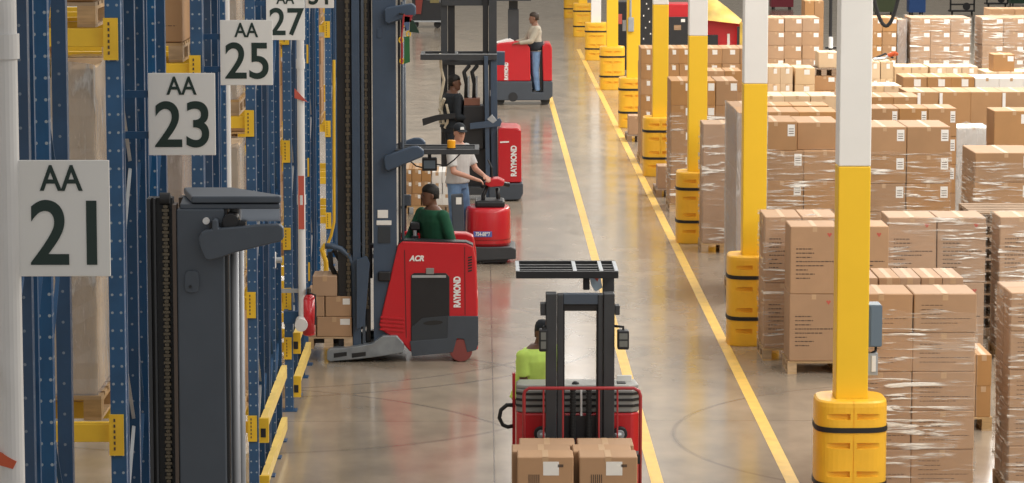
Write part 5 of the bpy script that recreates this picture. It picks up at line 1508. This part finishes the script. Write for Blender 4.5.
for G in (A, Bv):
    for i in range(8):
        for j in range(8): bm.faces.new((G[i][j], G[i + 1][j], G[i + 1][j + 1], G[i][j + 1]))
mb.build('sheet', C_tarp, t, smooth=True)
cbox(t, 'post', C_tarp, 739, 742, 22, 88, gy3, gy3 - .25, gy3 - .15, 0)
cbox(t, 'post', C_tarp, 702, 704.5, -8, 88, gy3, gy3 - .25, gy3 - .15, 0)
cbox(t, 'strut', M_dark, 736.5, 738.5, 26, 88, gy3, gy3 - .24, gy3 - .16, 0)
t = thing('charging_cabinet', 'dark cabinet with small lights between the fourth and fifth columns', 'cabinet', (X_(647, gy3), gy3 + .2, 0))
cbox(t, 'housing', M_dark, 640, 653, -14, 86, gy3 - .2, gy3 - .2, gy3 + .5, .01)
for a, b in ((643, 15), (648, 8), (645, 27), (649, 21), (643, 38), (650, 33), (646, 3)):
    cbox(t, 'indicator_tag', M_label, a, a + 1.1, b, b + 1.5, gy3 - .2, gy3 - .21, gy3 - .2, 0)
t = thing('shelf_unit', 'dark unit with reddish goods between the sixth and fifth columns', 'cabinet', (X_(620, gy3 + 4), gy3 + 4, 0))
cbox(t, 'housing', M_dark, 617, 627, 2, 70, gy3 + 4, gy3 + 4, gy3 + 4.6, .01)
cbox(t, 'red_panel', M_redink, 618, 622, 14, 24, gy3 + 4, gy3 + 3.99, gy3 + 4, 0)
cbox(t, 'pale_panel', M_greyl, 622.5, 626, 20, 31, gy3 + 4, gy3 + 3.99, gy3 + 4, 0)
# hand truck handle and masts over the far stacks
py2 = 66.0
t = thing('mast_pole', 'tall black pole with white bottle clipped on, between two white column shafts', 'pole', (X_(828, py2), py2, 0))
MB().cyl((X_(828, py2), py2, 0), (X_(828, py2), py2, Z_(-20, py2)), .035, 16).build('pole', M_dark, t)
MB().cyl((X_(828, py2) , py2 - .09, Z_(48, py2)), (X_(828, py2), py2 - .09, Z_(37, py2)), .045, 16).build('bottle', M_grip, t)
mb = MB(); mb.box(X_(823, py2), X_(834, py2), py2 - .04, py2 + .04, Z_(49, py2), Z_(47, py2)); mb.build('clamp', M_dark, t)
MB().box(X_(821, py2), X_(835, py2), py2 - .25, py2 + .25, 0, .05).build('foot', M_dark, t)
# orange handle above the pale stack
oy3 = 61.5
xh0, zh0 = at(872, 55, oy3); xh1, zh1 = at(894, 50, oy3)
t = thing('jack_handle', 'orange and grey pallet jack handle lying over pale cartons', 'jack handle', ((xh0 + xh1) / 2, oy3, zh0))
_, zs = at(880, 62, 62); oz = zs + .04
xr0, xr1 = X_(871, 62.2), X_(894, 62.2)
MB().tube([(xr0, 62.2, oz), ((xr0 + xr1) / 2, 62.2, oz + .02), (xr1 - .1, 62.2, oz + .12)], .03).build('shaft', M_galv, t)
MB().tube([(xr1 - .16, 62.2, oz + .08), (xr1 - .04, 62.1, oz + .13), (xr1, 62.2, oz + .10), (xr1 - .04, 62.4, oz + .08), (xr1 - .16, 62.2, oz + .08)], .035).build('loop', mat('handle_orange', (.55, .09, .02), .5), t)
MB().tube([(xr0, 62.3, oz), (xr0 + .25, 62.35, oz + .10), (xr0 + .4, 62.3, oz + .02)], .02).build('hose', M_rubber, t)
# bins and trucks on the far floor
fy4 = 100.0
for nm, lb, a, b, c, d, m in (('storage_bin', 'blue bin on the far floor at the top right', 906, 922, -6, 13.5, mat('bin_blue', (.03, .11, .36), .5)),
                              ('storage_bin', 'olive green bin on the far floor beside the nearest column top', 872, 893, -6, 13, mat('bin_olive', (.10, .13, .06), .5)),
                              ('storage_bin', 'dark green bin on the far floor in the top right corner', 1006, 1030, -5, 4.5, mat('bin_dark_green', (.03, .08, .05), .5)),
                              ('storage_bin', 'dark red crate on the far floor between white column shafts', 769, 791, -6, 8, mat('bin_red', (.25, .02, .04), .5))):
    Yb = F * CAMZ / (d + 144)
    t = thing(nm, lb, 'bin', (X_((a + b) / 2, Yb), Yb, 0), 'bins on the far floor')
    xa, xb = X_(a, Yb), X_(b, Yb); zt = Z_(c, Yb); w_ = .04
    mb = MB(); mb.box(xa, xb, Yb, Yb + w_, .08, zt).box(xa, xb, Yb + .76, Yb + .8, .08, zt).box(xa, xa + w_, Yb + w_, Yb + .76, .08, zt).box(xb - w_, xb, Yb + w_, Yb + .76, .08, zt).box(xa + w_, xb - w_, Yb + w_, Yb + .76, .08, .14)
    mb.build('tub', m, t)
    MB().box(xa - .03, xb + .03, Yb - .03, Yb + .83, zt, zt + .06).build('rim', m, t, bev=.01)
    for x in (xa + .08, xb - .14):
        for y in (Yb + .06, Yb + .68): MB().box(x, x + .06, y, y + .06, 0, .08).build('foot', M_dark, t)
def hand_truck(a, b, pyb, pt, label):
    Yb = F * CAMZ / (pyb + 144)
    t = thing('hand_truck', label, 'hand truck', (X_((a + b) / 2, Yb), Yb, 0), 'dark hand trucks on the far floor')
    xa, xb = X_(a, Yb), X_(b, Yb); zt = Z_(pt, Yb)
    mb = MB()
    MB().box(xa, xb, Yb, Yb + .5, .1, .16).build('deck', M_dark, t)
    for x in (xa, xb - .06): MB().box(x, x + .06, Yb, Yb + .06, .16, zt).build('upright', M_dark, t)
    MB().box(xa, xb, Yb, Yb + .05, zt * .35, zt * .35 + .06).build('crossbar', M_dark, t)
    MB().cyl(((xa + xb) / 2 + .15, Yb - .01, .3), ((xa + xb) / 2 + .15, Yb + .03, .3), .14, 18).build('wheel_guard', M_dark, t)
    for x in (xa + .1, xb - .1): MB().cyl((x - .03, Yb + .1, .06), (x + .03, Yb + .1, .06), .06, 14).build('wheel', M_rubber, t)
hand_truck(946, 971, 13.5, -12, 'dark wheeled frame cart on the far floor right of the blue bin')
hand_truck(982, 1004, 6, -14, 'dark wheeled frame cart on the far floor, right of the other cart')
# lengths of red and dark tools leaning in the fifth rack bay
t = thing('yellow_strap', 'yellow ratchet strap hanging at the rack behind the lifted cartons', 'strap', q3(333, 200, 39.0))
def sq(a, b): return q3(a, b, 39.05)
MB().tube([sq(334, 60), sq(334, 222), sq(331, 236), sq(327, 246)], .018).build('webbing', M_beam, t)
MB().tube([sq(326, 244), sq(322, 250), sq(326, 262), (sq(326, 262)[0], 39.05, 0.0)], .03).build('bracket', M_beam, t)
